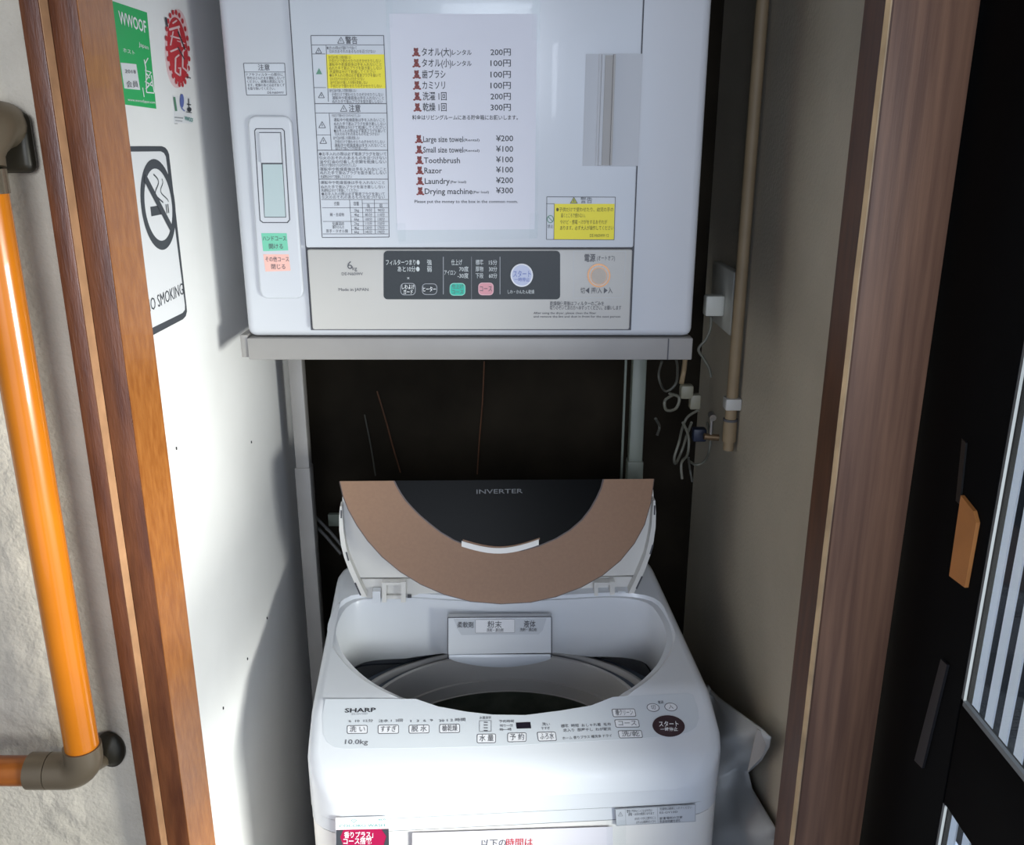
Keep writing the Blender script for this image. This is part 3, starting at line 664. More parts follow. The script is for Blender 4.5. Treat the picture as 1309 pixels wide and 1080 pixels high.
# closed smooth resample
def closed_spline(P, n):
    k = len(P); dense = []
    for i in range(k):
        p0, p1, p2, p3 = P[i-1], P[i], P[(i+1) % k], P[(i+2) % k]
        for j in range(8):
            t = j/8; dense.append(0.5*((2*p1)+(p2-p0)*t+(2*p0-5*p1+4*p2-p3)*t*t+(3*p1-p0-3*p2+p3)*t**3))
    return dense
dn = closed_spline([Vector((p.x, p.y)) for p in hp], 0)
HC = Vector((sum(p.x for p in dn)/len(dn), sum(p.y for p in dn)/len(dn)))
NA = 144
def ray_loop(loop, c, a):
    d = Vector((math.cos(a), math.sin(a))); best = None
    for i in range(len(loop)):
        p, q = loop[i], loop[(i+1) % len(loop)]; e = q-p; den = d.x*e.y-d.y*e.x
        if abs(den) < 1e-12: continue
        w = p-c; t = (w.x*e.y-w.y*e.x)/den; s = (w.x*d.y-w.y*d.x)/den
        if t > 0 and -1e-6 <= s <= 1+1e-6 and (best is None or t < best): best = t
    return c+d*best
angs = [2*math.pi*i/NA for i in range(NA)]
HOLE = [ray_loop(dn, HC, a) for a in angs]
def outer_loop(inset):
    x0, x1, y0, y1 = -.300+inset, .300-inset, -.216+inset*.0, YK-inset
    r = .045-inset*.5; pts = []
    rf = .055
    for cx_, cy_, a, rr_ in ((x1-r, y1-r, 0, r), (x0+r, y1-r, 90, r), (x0+rf, y0+rf, 180, rf), (x1-rf, y0+rf, 270, rf)):
        for i in range(9):
            t = math.radians(a+90*i/8); pts.append(Vector((cx_+rr_*math.cos(t), cy_+rr_*math.sin(t))))
    # taper: back slightly narrower, front edge bows forward
    out = []
    for p in pts:
        k = 1-.035*max(0, (p.y+.2))/.43
        yy = p.y
        if p.y < -.1: yy = p.y + .006*(p.x/.3)**2
        kr = 1+.078*min(1, max(0, (.20-p.y)/.36)) if p.x > 0 else 1.0
        out.append(Vector((p.x*k*kr, yy)))
    return out
OUT = [ray_loop(outer_loop(0), HC, a) for a in angs]
OUTI = [ray_loop(outer_loop(.016), HC, a) for a in angs]
def zt_(p, d=0): return surf(p.y)-d
rings = []
rings.append([(p.x, p.y, surf(p.y)-.0060) for p in HOLE])
rings.append([(HC.x+(p.x-HC.x)*1.035, HC.y+(p.y-HC.y)*1.035, surf(p.y)-.0050) for p in HOLE])
def mixp(h, o, s): return h*(1-s)+o*s
H2 = [HC+(p-HC)*1.05 for p in HOLE]
for i_, s in enumerate([0, .15, .3, .45, .58, .70, .80, .87, .92, .96, .985, 1.0]):
    rings.append([((lambda q: (q.x, q.y, surf(q.y)))(mixp(H2[k], OUTI[k], s))) for k in range(NA)])
for f_, dz in ((.38, .0015), (.70, .0045), (.92, .010), (1.0, .018)):
    rg_ = []
    for k in range(NA):
        q = mixp(OUTI[k], OUT[k], f_); z = surf(q.y)-dz*min(1, max(0, (surf(q.y)-SEAM)/.06)); rg_.append((q.x, q.y, max(z, SEAM)))
    rings.append(rg_)
for f_ in (.5, 1.0):
    rings.append([(OUT[k].x, OUT[k].y, rings[-1][k][2]*(1-f_)+SEAM*f_) for k in range(NA)])
V = [wl_(*p) for r in rings for p in r]; Fc = []
for j in range(len(rings)-1):
    for k in range(NA):
        k2 = (k+1) % NA; Fc.append([j*NA+k, (j+1)*NA+k, (j+1)*NA+k2, j*NA+k2])
tc_ = mesh_obj('top_cover', V, Fc, M['white'], wash, True)
tc_.data.set_sharp_from_angle(angle=math.radians(38))
# band below the top cover, then the body
def shell(name, z0, z1, inset, m, bottom=False):
    O = [Vector((p.x*(1-inset/.3), p.y*(1-inset/.216) if p.y < 0 else p.y*(1-inset/.232))) for p in OUT]
    V = [wl_(p.x, p.y, z) for z in (z1, z0) for p in O]
    Fc = [[k, (k+1) % NA, NA+(k+1) % NA, NA+k] for k in range(NA)]
    if bottom: Fc.append([NA+k for k in range(NA)])
    return mesh_obj(name, V, Fc, m, wash, True)
shell('seam', SEAM-.0014, SEAM+.003, .0018, M['ink_soft'])
shell('front_band', SEAM-.0225, SEAM-.001, .0006, M['white'])
shell('seam', SEAM-.0245, SEAM-.022, .0022, M['ink_soft'])
shell('body', .03, SEAM-.024, .0012, M['body'], True)
for sx in (-.24, .22):
    for sy in (-.16, .17):
        p = wl_(sx, sy, .015); tube('foot', [p-Vector((0, 0, .015)), p+Vector((0, 0, .017))], .022, M['seam'], wash, 14)
# inner collar from the opening down to the tub
def collar_loop(f, dz): return [(HC.x+(p.x-HC.x)*f, HC.y+(p.y-HC.y)*f+0, dz) for p in HOLE]
cr = [[(p.x, p.y, surf(p.y)-.0060) for p in HOLE], [(HC.x+(p.x-HC.x)*.992, HC.y+(p.y-HC.y)*.992, surf(p.y)-.010) for p in HOLE]]
def zlow(p):
    a = math.atan2(p.y-HC.y, p.x-HC.x); w = 0
    dx = abs(p.x-HC.x)
    return .874 + .012*max(0, 1-abs(dx-.10)/.07) * (1 if p.y > HC.y else 0) - .006*(dx/.25)
cr.append([(HC.x+(p.x-HC.x)*.985, HC.y+(p.y-HC.y)*.985, .5*(surf(p.y)-.01)+.5*zlow(p)) for p in HOLE])
cr.append([(HC.x+(p.x-HC.x)*.978, HC.y+(p.y-HC.y)*.980, zlow(p)) for p in HOLE])
cr.append([(HC.x+(p.x-HC.x)*.990, HC.y+(p.y-HC.y)*.992, zlow(p)-.001) for p in HOLE])
V = [wl_(*p) for r in cr for p in r]; Fc = []
for j in range(len(cr)-1):
    for k in range(NA):
        k2 = (k+1) % NA; Fc.append([j*NA+k, j*NA+k2, (j+1)*NA+k2, (j+1)*NA+k])
mesh_obj('tub_collar', V, Fc, M['white'], wash, True)
# tub rings
TC = Vector((.000, -.015))
def ring_part(name, prs, m, parent=wash, n=96, cap=False):
    V = [wl_(TC.x+rx*math.cos(2*math.pi*k/n), max(-.198, TC.y+ry*.885*math.sin(2*math.pi*k/n)), z) for rx, ry, z in prs for k in range(n)]; Fc = []
    for j in range(len(prs)-1):
        for k in range(n):
            k2 = (k+1) % n; Fc.append([j*n+k, j*n+k2, (j+1)*n+k2, (j+1)*n+k])
    if cap: Fc.append([(len(prs)-1)*n+k for k in range(n)])
    return mesh_obj(name, V, Fc, m, parent, True)
ring_part('tub_flange', [(.285, .232, .848), (.243, .200, .848), (.240, .197, .820)], M['flange'])
ring_part('tub_flange_lip', [(.264, .216, .8492), (.264, .216, .856), (.2525, .206, .857), (.251, .204, .848)], M['ring'])
rgo = ring_part('balance_ring', [(.234, .192, .835), (.233, .1915, .856), (.229, .188, .8590), (.225, .184, .857), (.219, .179, .835), (.215, .175, .812), (.2105, .171, .811), (.208, .169, .790), (.204, .166, .789)], M['ring'])
rgo.data.set_sharp_from_angle(angle=math.radians(35))
ring_part('drum', [(.204, .166, .789), (.206, .168, .74), (.206, .168, .45)], M['drum'])
ring_part('pulsator', [(.206, .168, .45), (.12, .10, .46), (.05, .04, .49), (.01, .01, .5)], M['drum'], cap=True)
# detergent drawer on the rear wall of the opening
dz0 = wplane(.098, .93, 0, 1)
hb = w_inv(hit(640, 770, PT)).y
PDis = wplane(hb-.014, .9, 0, 1)
disp = prism('detergent_drawer', [(572.5, 787), (704.5, 786), (704.5, 832), (572.5, 834)], PDis, M['white'], .012, -.006, wash)
marks(frame([(572.5, 787), (704.5, 786), (704.5, 837), (572.5, 839)], 1.1), PDis, M['seam'], disp, .0064, 'drawer_gap')
dtop = prism('drawer_top', [(580, 789), (698, 788), (693, 803), (688, 808), (590, 809), (586, 803)], PDis, M['label'], .0010, .006, disp)
dlb = prism('drawer_label', [(607, 788.5), (658, 788), (658, 806), (607, 806.5)], PDis, M['label_w'], .0005, .0072, disp)
marks(frame([(607.5, 789), (657.5, 788.5), (657.5, 805.5), (607.5, 806)], .6), PDis, M['ink_soft'], disp, .0080, 'label_frame')
lettering([('柔軟剤', 584.5, 605, 796, 7), ('粉末', 623, 641, 795.5, 8), ('液体', 669, 684, 795, 8), ('洗剤・漂白剤', 622, 643, 802.5, 4), ('洗剤・漂白剤', 664, 685.5, 802, 4)], PDis, M['ink_grey'], disp, .0082, .006)
# curved clear lower lip of the drawer
NL = 20; V = []
for i in range(NL+1):
    t = i/NL; x = 574+129*t; d = math.sin(math.pi*t)
    for yy, of in ((834-.5*t, .0065), (837+8.5*d**.7, .012+.006*d), (838+9*d**.7, .004)):
        V.append(hit(x, yy, PDis)+PDis[1]*of)
Fc = []
for i in range(NL):
    for j in range(2): Fc.append([i*3+j, i*3+j+1, (i+1)*3+j+1, (i+1)*3+j])
mesh_obj('drawer_lip', V, Fc, mat('frosted grey plastic', (.50, .53, .58), .25), disp, True)

# control panel: thin film plate on the sloped front
pp = [(416, 893.5), (440, 893.5), (500, 893), (532, 893.5), (560, 903), (595, 909.5), (630, 913.5), (672, 914), (715, 908.5), (755, 902), (783, 891), (800, 889.6), (880, 885.5), (886, 888), (892, 905), (893.5, 918), (890, 929), (880, 936), (862, 940.5), (780, 946), (640, 953.5), (520, 956.5), (440, 957), (428, 955), (418, 948), (413, 938), (412, 915)]
ctl = prism('control_panel', pp, PP2, M['strip_grey'], .0012, -.0008, wash)
ctl['label'] = 'pale grey control strip along the front edge'
def wtext(items, m=M['ink_grey'], off=.0010, bold=.004, parent=ctl, name='lettering'): return lettering(items, PP2, m, parent, off, bold, name)
wtext([('SHARP', 441, 480.5, (908.5, 907.5), 6)], M['ink'], bold=.02)
wtext([('ES-GV10D', 450, 470, (913, 912.5), 2.6)], M['ink_soft'], bold=0)
wtext([('10.0kg', 441.5, 470.5, (948.5, 948.5), 7)], M['ink_grey'], bold=.0)
def wbtn(x0, y0, x1, y1, txt, tilt=-1, label=None, sh=0):
    pts = rrect(x0, y0, x1, y1, 2.2); cxm = (x0+x1)/2; cym = (y0+y1)/2
    tr = lambda p: [(x+(y-cym)*sh, y+(x-cxm)/(x1-x0)*tilt) for x, y in p]
    b = prism('button', tr(pts), PP2, M['ink_grey'], .0004, .0003, wash)
    prism('button_face', tr(rrect(x0+.9, y0+.9, x1-.9, y1-.9, 1.5)), PP2, M['label_w'], .0004, .0005, b)
    wtext([(txt, x0+(x1-x0)*.14, x1-(x1-x0)*.12, (cym-tilt/2*.7, cym+tilt/2*.7), (y1-y0)*.62)], off=.0013, parent=b)
    if label: b['label'] = label
wbtn(443.5, 927, 470, 938, '洗 い', -.4, 'outlined button at the far left of the strip')
wbtn(483, 926.5, 510, 938, 'すすぎ', -.4, 'second outlined button from the left')
wbtn(522.5, 926.5, 549, 937.5, '脱 水', -.5, 'third outlined button from the left')
wbtn(561.5, 925.5, 588, 937, '槍乾燥', -.6, 'fourth outlined button from the left')
wbtn(609.5, 938, 634, 950, '水 量', -.4, 'outlined button below the level marks')
wbtn(648.5, 936.5, 673, 948.5, '予 約', -.6, 'outlined button under the black display')
wbtn(687, 935.5, 711, 947.5, 'ふろ水', -.6, 'outlined button right of the display', .15)
wbtn(782.5, 906, 812.5, 916.5, '槽クリーン', -.5, 'topmost of three outlined buttons', .2)
wbtn(786, 919.5, 817, 930, 'コース', -.5, 'middle of three outlined buttons', .2)
wbtn(790.5, 933.5, 821, 943.5, '洗/乾', -.6, 'lowest of three outlined buttons', .2)
wtext([('6  10  15分', 446, 477, (922, 921.5), 3.4), ('注水 1  2回', 484, 515, (922, 921), 3.4), ('1  3  6  9', 525, 553.5, (922, 921), 3.4), ('30 1 2 時間', 561.5, 595, (921.5, 920), 3.6), ('水量目安', 613, 628, (918, 917.5), 3), ('予約時間', 638, 657, (922.5, 922), 3), ('残り―分', 639, 656, (928, 927.5), 3), ('時―時', 639, 654, (933, 932.5), 3), ('洗い', 693, 703, (926, 926), 3.5), ('すすぎ', 692, 703, (931.5, 931), 3.2),
       ('標準  時短  おしゃれ着  毛布', 717, 781, (928.5, 926), 3.6), ('念入り  部屋干し  わが家流', 720, 781, (934, 932), 3.6), ('ホーム 香りプラス 槽洗浄 ドライ', 719, 782, (944, 940.5), 3.4), ('電源', 841, 848, (898, 898), 3.4)], M['ink_grey'], bold=.006, name='small_print')
marks(frame([(613, 921.5), (628, 921.2), (628, 935), (613, 935.3)], .5) + [bar(618.5, y, 623.5, y, 1.2) for y in (923.5, 927, 930.5, 934)], PP2, M['ink_grey'], ctl, .0010)
lc = prism('display', [(659.5, 923.8), (678, 923), (679, 931), (660.5, 931.6)], PP2, M['lcd'], .0006, .0003, wash); lc['label'] = 'small black display window'
for (x, y, t_) in ((834.8, 904.5, '切'), (857.5, 903.8, '入')):
    b = prism('button', slant(ell(x, y, 8.2, 5.4, 24), .2, y), PP2, M['ink_grey'], .0004, .0003, wash)
    prism('button_face', slant(ell(x, y, 7.3, 4.6, 24), .2, y), PP2, M['label_w'], .0004, .0005, b)
    wtext([(t_, x-3, x+3, (y, y), 5)], off=.0013, parent=b); b['label'] = 'round power off button' if t_ == '切' else 'round power on button'
sb = prism('start_button', slant(ell(854.5, 928.3, 20.6, 13.6, 40), .12, 928), PP2, M['startb'], .0014, .0003, wash); sb['label'] = 'large dark brown oval start button'
wtext([('スタート', 842, 867, (926.3, 926), 6.5), ('一時停止', 844, 866, (933, 932.6), 4.5)], M['inkw'], .0022, .01, sb)
# stickers on the front of the washer
PFr = wplane(-.2157, .78, 0, 1)
def wst(name, pts, m, t=.0004, off=.0006, parent=wash): return prism(name, pts, PFr, m, t, off, parent)
s1 = wst('sticker', [(429, 1044.5), (497, 1042.5), (498, 1100), (429.5, 1100)], M['label_w']); s1['label'] = 'crimson and silver sticker at the lower left of the front'
s1b = wst('crimson_field', [(430, 1060), (497, 1058.5), (498, 1100), (430, 1100)], M['magenta'], .0003, .001, s1)
wst('dark_border', [(430, 1060), (439, 1060), (435, 1069), (439, 1080), (436, 1100), (430, 1100)], M['charcoal'], .0003, .0013, s1)
wst('dark_border', [(488, 1059), (497, 1058.5), (498, 1100), (492, 1100), (491, 1078), (494, 1068)], M['charcoal'], .0003, .0013, s1)
lettering([('香りプラス」', 440, 477, (1066.5, 1066), 7), ('コース搭載', 439, 475, (1074.5, 1074), 7.5)], PFr, M['inkw'], s1, .0016, .014)
lettering([('COCORO WASH', 434, 492, (1055, 1054), 4), ('♡', 449, 456, (1049, 1049), 5), ('eco', 484, 493, (1046.5, 1046), 4)], PFr, M['teal_s'], s1, .0013, .006)
s3 = wst('information_label', [(786, 1033.5), (889, 1027.5), (889, 1049.5), (788, 1055)], M['label']); s3['label'] = 'narrow printed information label at the upper right of the front'
marks(frame([(786.5, 1034), (888.5, 1028), (888.5, 1049), (788, 1054.5)], .5) + [bar(840, 1031, 841, 1051, .5), bar(799, 1033, 800, 1053.5, .4)] + tri(793, 1040, 3), PFr, M['ink_soft'], s3, .0012)
lettering([('警告 子供など入り込ませない', 801, 834, (1036.5, 1034.8), 3.2), ('感電・火災の原因になります', 803, 836, (1040.5, 1038.8), 3.2), ('水もれ・けがに注意すること', 811, 838, (1046, 1044.5), 3.2), ('お手入れは電源を切ってから', 813, 838, (1050.5, 1049), 3.2), ('洗濯物は確実に入れてください', 843, 884, (1033.5, 1031.2), 3.2), ('ES-GV10D', 843, 866, (1038, 1036.8), 3), ('設置場所の注意', 843, 872, (1045.5, 1043.8), 3), ('取扱説明書を読む', 843, 870, (1049.5, 1048), 3)], PFr, M['ink_grey'], s3, .0013, .004, 'small_print')
s4 = wst('notice_sheet', [(527, 1064), (783, 1056), (784, 1130), (527, 1138)], M['paper'], .0003, .0008); s4['label'] = 'white notice sheet on the front, partly in the frame'
lettering([('以下の', 615, 647, (1077.5, 1076.5), 9)], PFr, M['ink_grey'], s4, .0016, .006)
lettering([('時間は', 647, 681, (1076.5, 1075.5), 9)], PFr, M['red_s'], s4, .0016, .006)
wst('tape', [(775, 1048), (800, 1047), (800, 1110), (776, 1112)], M['film'], .0003, .0012, s4)

# ------------------------------------------------------------------ folding lid
LY = .094; LZ = 1.22          # fold line (local)
fold_h = LZ
PL = wplane(LY, LZ, .074, .190)       # front leaf plane (leans back towards the top)
outer_px = [(435, 615), (439, 633), (446, 651), (457, 671), (471, 691), (489, 711), (512, 730), (538, 746), (568, 759), (602, 768), (640, 771), (678, 769), (710, 762), (742, 750), (769, 735), (792, 716), (810, 694), (823, 670), (831, 642), (835, 612)]
inner_px = [(503, 614.5), (506, 621), (511, 630), (518, 640), (527, 650), (537, 660), (549, 670), (563, 681), (580, 691), (604, 701), (638, 706), (668, 704), (690, 698), (711, 689), (729, 678), (744, 665), (755, 651), (763, 637), (769, 624), (772, 612.5)]
lid = None
def leaf(name, outer, inner, plane, m, t, off, parent):
    n = plane[1]; k = len(outer)
    O = [hit(*p, plane)+n*off for p in outer]; I = [hit(*p, plane)+n*off for p in inner]
    V = O+I+[p-n*t for p in O]+[p-n*t for p in I]; Fc = []
    for i in range(k-1):
        Fc.append([i, i+1, k+i+1, k+i]); Fc.append([2*k+i, 3*k+i, 3*k+i+1, 2*k+i+1])
        Fc.append([i, 2*k+i, 2*k+i+1, i+1]); Fc.append([k+i, k+i+1, 3*k+i+1, 3*k+i])
    Fc.append([0, k, 3*k, 2*k]); Fc.append([k-1, 3*k-1, 4*k-1, 2*k-1])
    bm = bmesh.new(); vv = [bm.verts.new(v) for v in V]
    for f in Fc:
        try: bm.faces.new([vv[i] for i in f])
        except ValueError: pass
    return bm_obj(name, bm, m, parent)
lf = leaf('lid_front', outer_px, inner_px, PL, M['brown_lid'], .003, .004, wash); lf['label'] = 'bronze brown curved front leaf of the folding lid'
grow = lambda P, c, f, dy=0: [(c[0]+(x-c[0])*f, c[1]+(y-c[1])*f+dy) for x, y in P]
leaf('lid_edge', grow(outer_px, (635, 612), 1.007, .3), inner_px, PL, M['brown_edge'], .006, .0008, lf)
leaf('glass_rim', inner_px, grow(inner_px, (637, 612), .985), PL, M['brown_edge'], .004, .0035, lf)
gp = prism('lid_window', inner_px, PL, M['lid_glass'], .003, .0, lf)
lettering([('INVERTER', 609, 668, (628.5, 627.5), 6.5)], PL, mat('faint grey print', (.10, .105, .11), .5), lf, .0036, .004)
marks([bar(530, 653.5, 737, 652.0, 1.1), bar(560, 644, 682, 643, .7)], PL, M['ink_soft'], lf, -.002, 'inner_ridge')
# little bright handle lip at the lower middle of the window
hl = []
for i in range(13):
    t = i/12; x = 590+98*t; y = 691+10*math.sin(math.pi*t)+1.5*(0) - 2*t
    hl.append((x, y))
hx = [(x, y) for x, y in hl] + [(x, y+7) for x, y in hl[::-1]]
o = prism('lid_handle', hx, PL, M['lid_white'], .007, .003, lf); o['label'] = 'white grip lip at the lower middle of the window'
o = prism('lid_handle_groove', [(x+1.5, y-2.0) for x, y in hl]+[(x+1.5, y+.6) for x, y in hl[::-1]], PL, M['brown_lid'], .004, .003, lf)
# rear leaf
PR = wplane(.128, 1.0, -.024, .215)
rear = [(438, 640), (437, 660), (439, 688), (445, 712), (454, 736), (463, 757), (640, 757), (808, 754), (818, 732), (828, 706), (834, 680), (836, 655), (835, 632), (834, 616), (436, 619)]
lr = leaf('lid_rear', [(439, 620), (437, 645), (438, 672), (441, 700), (449, 724), (461, 738), (500, 738), (600, 738), (700, 736), (780, 736), (813, 735), (823, 715), (831, 690), (835, 662), (836, 640), (834, 615)],
          [(505, 619), (508, 630), (515, 645), (525, 660), (540, 675), (555, 685), (575, 694), (600, 700), (660, 700), (690, 697), (715, 687), (735, 675), (750, 662), (760, 645), (766, 630), (770, 614)], PR, M['lid_white'], .004, .0, wash)
lr['label'] = 'white inner side of the rear lid leaf'
def rim(side):
    pts = [(436, 641), (434.8, 655), (435, 672), (437, 690), (441, 706), (447, 722), (454, 738), (463, 756)] if side < 0 else [(835, 634), (836, 650), (835.5, 668), (833, 686), (829, 703), (823, 720), (816, 736), (808, 752)]
    w = [1.6, 3, 3.6, 4, 4, 4.5, 4.6, 4.6]
    a = pts; b = [(x-side*q*1.5, y) for (x, y), q in zip(pts, w)]
    r = prism('lid_rim', a+b[::-1], PR, M['lid_white'], .016, .0, lr)
    return r
for s in (-1, 1):
    r_ = rim(s)
    sl_ = ([(437.5, 646, 437.6, 656), (443.8, 699, 446.8, 710), (455, 738, 462, 754)] if s < 0 else [(834.2, 640, 834, 652), (832, 690, 828.5, 702), (818.5, 730, 811, 746)])
    for q in sl_: marks([bar(*q, 2.0)], PR, M['seam'], r_, .0165, 'slot')
# hinge strip and two hinges
PHg = wplane(.110, .99, 0, 1)
hs = prism('hinge_cover', [(461, 741), (814, 738), (806, 762), (468, 765)], PR, M['lid_white'], .004, -.006, wash)
for xs in ((489, 494.5, 513, 519), (758, 763, 778, 784)):
    hg = prism('hinge', [(xs[0], 739), (xs[1], 739), (xs[1], 764), (xs[0], 764)], PR, M['lid_white'], .012, .002, wash)
    for q in ([(xs[2], 738), (xs[3], 738), (xs[3], 764), (xs[2], 764)], [(xs[1], 739), (xs[2], 739), (xs[2], 742), (xs[1], 742)], [(xs[1], 759), (xs[2], 759), (xs[2], 763), (xs[1], 763)]):
        prism('hinge_plate', q, PR, M['lid_white'], .012 if q[0][1] != 759 else .004, .002, hg)
    x = xs[0]-12 if xs[0] < 600 else xs[3]+4
    prism('hinge_block', [(x, 750), (x+10, 750), (x+10, 765), (x, 765)], PR, M['white'], .012, .002, hg)
    prism('hinge_slot', [(xs[3]+2, 759) , (xs[3]+7, 759), (xs[3]+7, 763), (xs[3]+2, 763)], PR, M['seam'], .001, .002, hg)

# ------------------------------------------------------------------ things on the right: pipe, outlet, wires, sheet
PRW = (Vector((WR, 0, 0)), Vector((-1, 0, 0)))
pipe = thing('wall_pipe', 'tan vertical pipe clipped to the wall right of the dryer', 'pipe', (WR-.02, 1.43, 1.35))
pc = hit(935, 520, planeX(WR-.014)); PYp = pc.y; PXp = WR-.014
zbtm = hit(930, 572, planeY(PYp)).z; zj = hit(933, 535, planeY(PYp)).z
tube('pipe_length', [(PXp, PYp, zj), (PXp, PYp, 1.9), (PXp, PYp, 2.44)], .0098, M['pipe'], pipe, 18)
tube('pipe_coupling', [(PXp, PYp, zbtm+.012), (PXp, PYp, zj-.001)], .0118, M['pipe'], pipe, 18)
tube('pipe_coupling', [(PXp, PYp, zbtm-.004), (PXp, PYp, zbtm+.0115)], .0092, M['pipe'], pipe, 18)
tube('pipe_band', [(PXp, PYp, zj-.004), (PXp, PYp, zj)], .0122, M['seam'], pipe, 18)
cz0 = hit(937, 515, planeY(PYp)).z
box('pipe_clip', (PXp-.013, PYp-.014, cz0-.010), (PXp+.0138, PYp+.012, cz0+.010), M['clip'], pipe, bev=.002)
ob = hit(932, 370, PRW)
outl = thing('wall_outlet', 'cream wall outlet box between the dryer and the tan pipe', 'outlet', (WR-.015, ob.y, ob.z))
Ya, Yb = hit(946, 370, PRW).y, hit(917, 370, PRW).y; Z0, Z1 = hit(917, 414, PRW).z, hit(917, 330, PRW).z
box('outlet_box', (WR-.016, 1.50, Z0+.01), (WR-.001, 1.66, Z1), M['outlet'], outl, bev=.003)
pb = hit(909, 391, planeY(1.55))
box('plug', (pb.x-.010, 1.545, pb.z-.018), (WR-.016, 1.57, pb.z+.018), M['outlet'], outl, bev=.003)
cbl = smooth_path([hit(*p, planeY(1.55)) for p in [(909, 405), (908, 420), (902, 434), (893, 446), (899, 458), (906, 470), (909, 482)]])
c1 = tag(tube('power_cable', cbl, .0026, M['cable'], None, 8), 'pale grey cable hanging down from the wall outlet plug', 'cable')
def wire(name, pts, Y, r, m, label):
    P = [hit(x, y, planeY(Y+.02*math.sin(i*1.3))) for i, (x, y) in enumerate(pts)]
    P = [Vector((min(p.x, WR-.02), p.y, p.z)) for p in P]
    return tag(tube(name, smooth_path(P), r, m, None, 8), label, 'cable')
wire('looped_cable', [(893, 524), (879, 533), (872, 548), (868, 565), (862, 585), (864, 592), (872, 575), (878, 556), (884, 540)], 1.46, .0024, M['cable'], 'grey looped cable hanging left of the pipe end')
wire('looped_cable', [(904, 540), (908, 560), (906, 578), (900, 590), (890, 594), (882, 590)], 1.50, .0024, M['cable'], 'grey cable bent in a hook beside the lowest pipe coupling')
wire('looped_cable', [(873, 540), (880, 558), (879, 580), (871, 592), (872, 612)], 1.44, .0024, M['cable'], 'grey cable dropping straight from the beige connector')
wire('looped_cable', [(880, 585), (882, 600), (885, 616)], 1.46, .0022, M['cable_dark'], 'short dark cable end lowest under the tangle')
wire('looped_cable', [(846, 462), (842, 478), (845, 492), (852, 500), (864, 490), (866, 470), (864, 458)], 1.42, .0022, M['cable_dark'], 'dark cable loop directly under the right end of the stand')
wire('looped_cable', [(860, 505), (850, 512), (852, 524), (864, 522), (868, 508), (856, 503)], 1.42, .0026, M['cable'], 'small pale coil of cable left of the beige connector')
wire('looped_cable', [(838, 535), (843, 545), (840, 556)], 1.50, .0026, M['cable_dark'], 'short dark cable stub left of the cable tangle')
wire('looped_cable', [(876, 458), (874, 475), (871, 490)], 1.44, .0042, M['pipe'], 'short brown cord from the stand to the beige connector')
con = thing('cable_connector', 'beige cable connector in the tangle right of the stand', 'connector', hit(882, 503, planeY(1.45)))
k1 = hit(878, 500, planeY(1.45)); k2 = hit(888, 512, planeY(1.45))
box('connector_half', k1-Vector((.012, .010, .012)), k1+Vector((.010, .010, .012)), M['beige_plug'], con, bev=.004)
box('connector_half', k2-Vector((.009, .009, .014)), k2+Vector((.009, .009, .012)), M['beige_plug'], con, bev=.003)
k3 = hit(895, 555, planeY(1.52)); tag(box('blue_plug', k3-Vector((.014, .01, .012)), k3+Vector((.010, .01, .012)), M['bluebox'], None, bev=.003), 'dark blue plug inside the cable tangle near the pipe', 'plug')
vz = hit(913, 555, planeY(1.47)); vz.x = min(vz.x, WR-.026)
tp_ = thing('water_tap', 'small dark brass tap beside the lower end of the tan pipe', 'tap', vz)
tube('tap_body', [vz+Vector((.008, 0, -.006)), vz+Vector((-.018, 0, -.004))], .006, mat('dull brass', (.22, .15, .09), .35, metal=.7), tp_, 12)
tube('tap_stem', [vz+Vector((-.006, 0, 0)), vz+Vector((-.006, 0, .030))], .0035, mat('dull chrome', (.3, .28, .26), .3, metal=.8), tp_, 10)
tube('tap_handle', [vz+Vector((-.006, -.008, .032)), vz+Vector((-.006, .008, .034))], .006, mat('dull chrome handle', (.32, .30, .28), .3, metal=.7), tp_, 10)
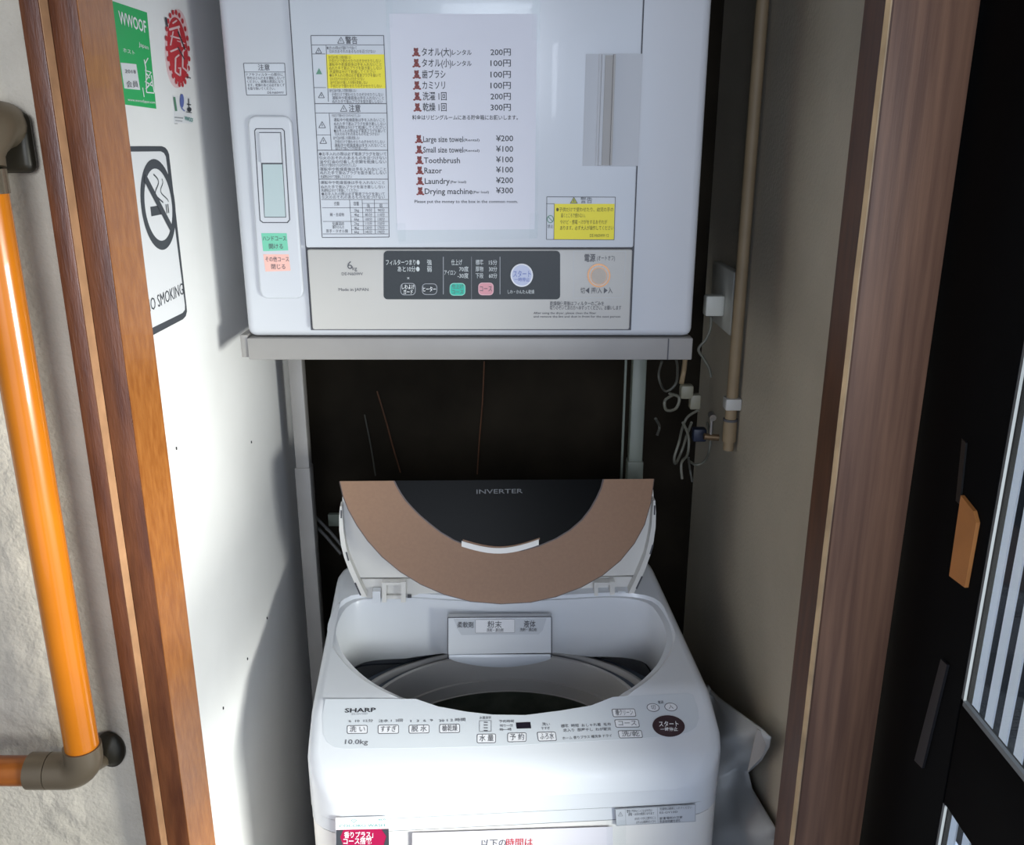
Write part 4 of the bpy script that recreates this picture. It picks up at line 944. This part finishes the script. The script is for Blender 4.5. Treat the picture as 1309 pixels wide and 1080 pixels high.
# cords against the back wall, whose shade is painted dark
for pts, lb in (([(482, 500), (494, 540), (502, 570), (512, 604)], 'thin cord hanging on the shaded back wall, left of the middle'),
                ([(619, 462), (617, 510), (613, 560), (610, 606)], 'thin cord hanging on the shaded back wall near the middle'),
                ([(466, 530), (474, 570), (480, 608)], 'fainter thin cord at the far left of the shaded back wall')):
    P = [hit(x, y, planeY(BK-.006)) for x, y in pts]
    tag(tube('thin_cord', smooth_path(P), .0016, M['cable_dark'] if 'fainter' in lb else M['wood_groove'], None, 6), lb, 'cord')
for a, b, lb in (((404, 661), (441, 702), 'upper dark hose end beside the lid at the left'), ((400, 668), (436, 708), 'lower dark hose end beside the lid at the left')):
    A = hit(*a, planeY(1.60)); B = hit(*b, planeY(1.56))
    tag(tube('rear_hose', [A, (A+B)/2+Vector((0, 0, .002)), B], .0032, mat('dark grey hose', (.08, .08, .08), .5), None, 8), lb, 'hose')
# crumpled sheet between washer and right wall
def sheet():
    right = [(903, 876), (920, 892), (948, 912), (976, 932), (986, 942), (984, 955), (974, 972), (957, 987), (962, 1008), (975, 1030), (990, 1055), (1003, 1078), (1012, 1110), (1022, 1160), (1030, 1230)]
    V = []; Fc = []; nj = 10; rows = []
    dense = []
    for i in range(len(right)-1):
        for k in range(4):
            t = k/4; dense.append((right[i][0]*(1-t)+right[i+1][0]*t, right[i][1]*(1-t)+right[i+1][1]*t))
    dense.append(right[-1])
    for i, (x, y) in enumerate(dense):
        for j in range(nj+1):
            s = j/nj; u_ = i/len(dense); X = .345+.035*min(1, u_*2.2)
            Rp = hit(x, y, planeX(X))
            if Rp.y < 1.04: Rp = hit(x, y, planeY(1.04))
            Lp = hit(min(903, x-1), y+4, planeX(.336))
            fold = .010*math.sin(s*5+i*.16)+.006*noise.noise(Vector((s*3, i*.12, 2)))*3
            p = Lp.lerp(Rp, s)+Vector((fold*.5*math.sin(math.pi*s), fold*math.sin(math.pi*s)*.9, 0))
            p.x = min(max(p.x, .333), WR-.006)
            V.append(p)
    n = nj+1
    for i in range(len(dense)-1):
        for j in range(nj): Fc.append([i*n+j, i*n+j+1, (i+1)*n+j+1, (i+1)*n+j])
    o = mesh_obj('folded_sheet', V, Fc, M['bag'], None, True)
    sol = o.modifiers.new('thickness', 'SOLIDIFY'); sol.thickness = .002; sol.offset = -1
    return o
sh_ = tag(sheet(), 'greyish white crumpled sheet stuffed between the washer and right wall', 'sheet')
P = [hit(x, y, planeY(1.20)) for x, y in [(985, 941), (975, 955), (962, 975), (959, 988)]]
# turned-over corner of the sheet
cpts = [hit(*p, planeY(1.085)) for p in [(984, 941), (968, 932), (962, 958), (956, 986), (973, 968)]]
V, Fc = prism_data([p for p in cpts], Vector((0, -1, 0)), .002)
mesh_obj('turned_corner', V, Fc, mat('warm grey sheet back', (.36, .33, .30), .6), sh_)
